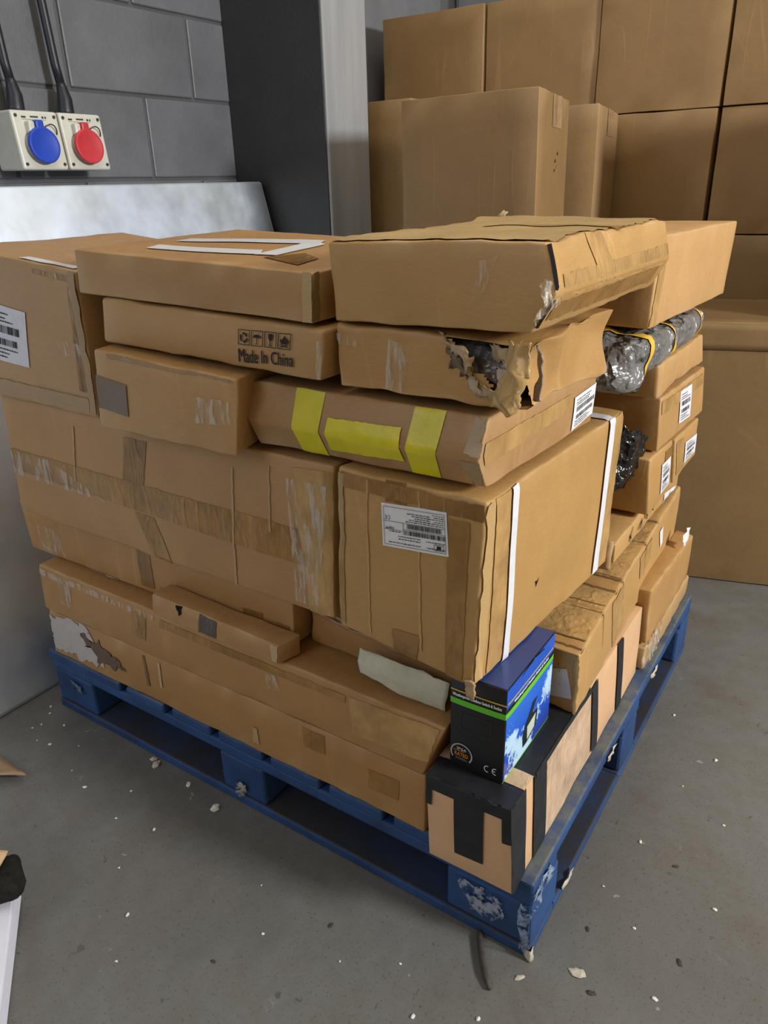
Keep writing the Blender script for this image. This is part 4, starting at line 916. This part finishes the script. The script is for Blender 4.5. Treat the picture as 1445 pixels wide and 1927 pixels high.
# ------------------------------------------------------------------ sockets and cables on the left wall
def socket(y0,y1,col,label,word):
    r=empty('wall_socket',(-1.66,(y0+y1)/2,1.18)); tag(r,label,'wall socket')
    zb,zt=1.180,1.314; xb=-1.698
    bm=box_bm(-1,y0,zb,0,y1,zt,0)
    for v in bm.verts:
        top=v.co.z>1.25
        v.co.x=xb if v.co.x<-.5 else (-1.606 if top else -1.592)
    bmesh.ops.bevel(bm,geom=bm.edges[:],offset=.006,segments=3,affect='EDGES',profile=.5)
    body=bm_obj('housing',bm,M['ivory'],r,(-1.65,(y0+y1)/2,zb))
    fr=lambda z:-1.606+(zt-z)/(zt-zb)*.014
    yc=(y0+y1)/2-.004; zc=1.236; th=-.105
    def disc(name,rad,x0,x1,mat,zc_=zc,n=40,bev=.003):
        prof=[(x0,rad),(x1-bev,rad),(x1-bev*.3,rad-bev*.3),(x1,rad-bev),(x1-.0015,rad-bev-.004),(x1-.0015,0.001)]
        V=[];F=[]
        for (x,q) in prof:
            for k in range(n): a=k*2*math.pi/n; V.append((x+(-math.sin(a)*q)*.105,yc+math.cos(a)*q,zc_+math.sin(a)*q))
        for i in range(len(prof)-1):
            for k in range(n): F.append((i*n+k,i*n+(k+1)%n,(i+1)*n+(k+1)%n,(i+1)*n+k))
        F.append(tuple(range((len(prof)-1)*n,len(prof)*n)))
        return link(name,V,F,M[mat],r,r.location)
    disc('collar',.036,fr(zc)-.004,fr(zc)+.014,'ivory')
    disc('lid',.042,fr(zc)+.012,fr(zc)+.022,col)
    x=fr(1.285)
    bm_obj('hinge',box_bm(x-.004,yc-.012,1.268,x+.022,yc+.010,1.292,.004,2),M[col],r,r.location)
    bm_obj('hinge_bracket',box_bm(x-.004,yc-.030,1.262,x+.018,yc-.0125,1.290,.005,2),M['ivory'],r,r.location)
    V=[];ring=[]
    tube('spring_arm',[(x+.004+.010*math.sin(R(a)),yc+.034-.020*math.cos(R(a)),1.262+.022*math.sin(R(a))) for a in range(0,190,15)],.0016,M['screw'],r,8)
    for yy in (y0+.011,y1-.011):
        for zz in (zb+.013,zt-.012):
            bm=bmesh.new(); bmesh.ops.create_cone(bm,cap_ends=True,segments=12,radius1=.004,radius2=.004,depth=.004)
            bmesh.ops.rotate(bm,verts=bm.verts[:],cent=(0,0,0),matrix=Matrix.Rotation(R(90),3,'Y'))
            bmesh.ops.translate(bm,verts=bm.verts[:],vec=(fr(zz)+.0002,yy,zz)); bm_obj('screw',bm,M['screw'],r,r.location)
    V=[];F=[]
    for (ya,yb,za,zb_) in ((-.034,-.022,1.297,1.301),(-.010,.012,1.2985,1.302),(.022,.027,1.297,1.302),(.030,.034,1.297,1.302),(-.034,.03,1.2935,1.2942)):
        b=len(V)
        for yy,zz in ((ya,za),(yb,za),(yb,zb_),(ya,zb_)): V.append((fr(zz)+.0008,yc+yy,zz))
        F.append((b,b+1,b+2,b+3))
    link('print',V,F,M['screw'],r,r.location,False)
socket(.438,.566,'blue','ivory industrial socket with a round blue lid on the left wall','16A')
socket(.570,.698,'red','ivory industrial socket with a round red lid on the left wall','32A')
for pts,lb in (([(-1.652,.482,1.311),(-1.652,.486,1.322),(-1.652,.489,1.35),(-1.654,.488,1.375),(-1.658,.484,1.42),(-1.665,.480,1.6),(-1.672,.470,2.2),(-1.675,.465,3.0)],'black cable rising from the socket with the blue lid'),
               ([(-1.652,.626,1.311),(-1.652,.628,1.322),(-1.652,.631,1.35),(-1.654,.630,1.375),(-1.658,.625,1.43),(-1.664,.620,1.6),(-1.672,.600,2.2),(-1.675,.59,3.0)],'black cable rising from the socket with the red lid')):
    e=empty('cable',pts[0]); tag(e,lb,'cable')
    tube('cable_gland',[pts[0],pts[1],pts[2],pts[3],(pts[3][0]-.001,pts[3][1]-.001,pts[3][2]+.012)],[.022,.0215,.019,.0135,.0115],M['rubber'],e,16)
    tube('cable_sheath',[pts[3]]+pts[4:],.0112,M['rubber'],e,14)
for pts,lb in (([(-1.715,1.86,0.01),(-1.712,1.87,1.3),(-1.712,1.90,2.2),(-1.715,1.92,3.2)],'thin dark cable running up beside the grey post'),([(-1.60,2.735,1.3),(-1.63,2.735,1.9),(-1.67,2.735,2.3),(-1.70,2.735,3.0)],'thin black cable hanging on the wall above the top row of cartons')):
    tag(tube('cable',pts,.008,M['rubber'],None,8),lb,'cable')

# ------------------------------------------------------------------ bottom left corner
wt=empty('white_box',(-.82,-.45,0)); tag(wt,'low white box at the bottom left edge of the picture','box')
dn=Vector((.182,-.139,0)).normalized(); nn=Vector((-dn.y,dn.x,0))*-1
a=Vector((-.791,-.365,.001)); h=Vector((0,0,.045)); Ln=.62; Wn=.30
pts=[a,a+dn*Ln,a+dn*Ln+h,a+h]; pb=[p+nn*Wn for p in pts]
bm=bmesh.new(); vs=[bm.verts.new(p) for p in pts+pb]
for f in ((0,1,2,3),(5,4,7,6),(4,0,3,7),(1,5,6,2),(3,2,6,7),(4,5,1,0)): bm.faces.new([vs[i] for i in f])
bmesh.ops.bevel(bm,geom=bm.edges[:],offset=.003,segments=2,affect='EDGES')
bm_obj('tray',bm,M['white'],wt,wt.location)
def onbox(u,v,z): p=a+dn*u+nn*v; return (p.x,p.y,z)
fz=bundle('black_fuzz_roll','ragged black padding lying on the low white box',[(0,0,0,.6),(.06,0,0,1),(.14,0,0,1),(.24,0,0,.8)],.085,.05,M['char'],.020,5,nseg=30,nr=28)
fz['category']='padding'; fz.rotation_euler=(0,0,R(124)); fz.location=(-.858,-.448,.0505)
cb=sheet('cardboard_scrap',[[(-.97,-.46,.112),(-.787,-.366,.112)],[(-.94,-.53,.113),(-.766,-.40,.111)]],M['card'],None,amp=.002,freq=20,sub=6,thick=.004)
cb.color=(.55,.38,.22,1); tag(cb,'tan cardboard scrap on the black padding at the left edge','cardboard')
c2=sheet('cardboard_piece',[[(-1.16,-.19,.012),(-1.043,-.193,.016)],[(-1.20,-.30,.014),(-1.085,-.235,.028)]],M['card'],None,amp=.003,freq=16,sub=6,thick=.004)
c2.color=(.30,.195,.115,1); tag(c2,'loose brown cardboard corner lying on the floor at the left edge','cardboard')

# ------------------------------------------------------------------ crumbs and chips on the floor
def chip(x,y,s,mat,label,cat,seed,group=None,name='debris_chip',flat=.55,el=1.4):
    bm=bmesh.new(); bmesh.ops.create_icosphere(bm,subdivisions=2,radius=1)
    rot=Matrix.Rotation(seed*1.7,3,'Z')
    for v in bm.verts:
        k=1+.45*noise.noise(v.co*1.6+Vector((seed,0,0)))
        v.co=rot@Vector((v.co.x*s*el*k,v.co.y*s*k,max(-.35,v.co.z)*s*flat*k))
    mz=min(v.co.z for v in bm.verts)
    for v in bm.verts: v.co+=Vector((x,y,-mz+.0002))
    return tag(bm_obj(name,bm,mat,None,(x,y,0)),label,cat,group)
chip(-.648,-.039,.0075,M['crumb'],'white foam lump on the floor before the middle of the pallet','debris',1)
chip(.072,.019,.0085,M['stone'],'pale flat chip on the floor right of the near pallet corner','debris',2,flat=.3)
chip(-.845,-.018,.008,M['stone'],'pale lumpy crumb close to the left pallet opening','debris',3)
chip(-.862,-.010,.006,M['stone'],'smaller pale crumb beside the lumpy crumb at the left pallet opening','debris',4)
chip(-.742,-.022,.005,M['crumb'],'small white crumb at the foot of the middle pallet block','debris',5)
chip(.0,-.035,.004,M['stone'],'tiny wood splinter in front of the near pallet corner','debris',6,el=2.2,flat=.4)
G='white crumbs on the floor'; GL='tiny white crumb scattered on the concrete floor'
rd=random.Random(11)
spots=[(-1.215,-.02),(-1.195,-.035),(-1.17,-.07),(-1.19,-.08),(-1.12,-.05),(-1.09,-.11),(-1.14,-.11),(-1.03,-.07),(-.98,-.12),(-.92,-.14),(-.83,-.10),(-.80,-.16),(-.72,-.15),(-.70,-.23),(-.60,-.28),(-.55,-.36),(-.46,-.13),(-.38,-.20),(-.26,-.16),(-.17,-.12),(-.10,-.17),(.05,.20),(.09,.33),(.13,.14),(.12,.5),(.20,.45),(.16,.62),(.22,.25),(.05,.72),(.18,.05),(-.02,-.12),(.02,-.20),(-.14,-.26)]
for i,(x,y) in enumerate(spots):
    chip(x+rd.uniform(-.01,.01),y+rd.uniform(-.01,.01),rd.uniform(.0012,.003),M['crumb'],GL,'debris',i*.9+20,G,'crumb',.7,1.5)
for i,(x,y) in enumerate([(-.30,-.12),(-.42,-.27),(-.22,-.3),(.10,.0),(.06,.1),(.15,.3),(.2,.12)]):
    chip(x,y,rd.uniform(.002,.004),M['twig'],'small dark fleck lying on the concrete floor','debris',i+60,'dark flecks on the floor','fleck',.4,1.8)
tw=tube('packing_strip',[(-.090,.010,.004),(-.080,-.012,.005),(-.062,-.040,.005),(-.045,-.062,.005),(-.030,-.078,.004)],[.004,.005,.005,.005,.003],M['twig'],None,8)
tag(tw,'dark twisted strip on the floor poking out from under the pallet front','strip')
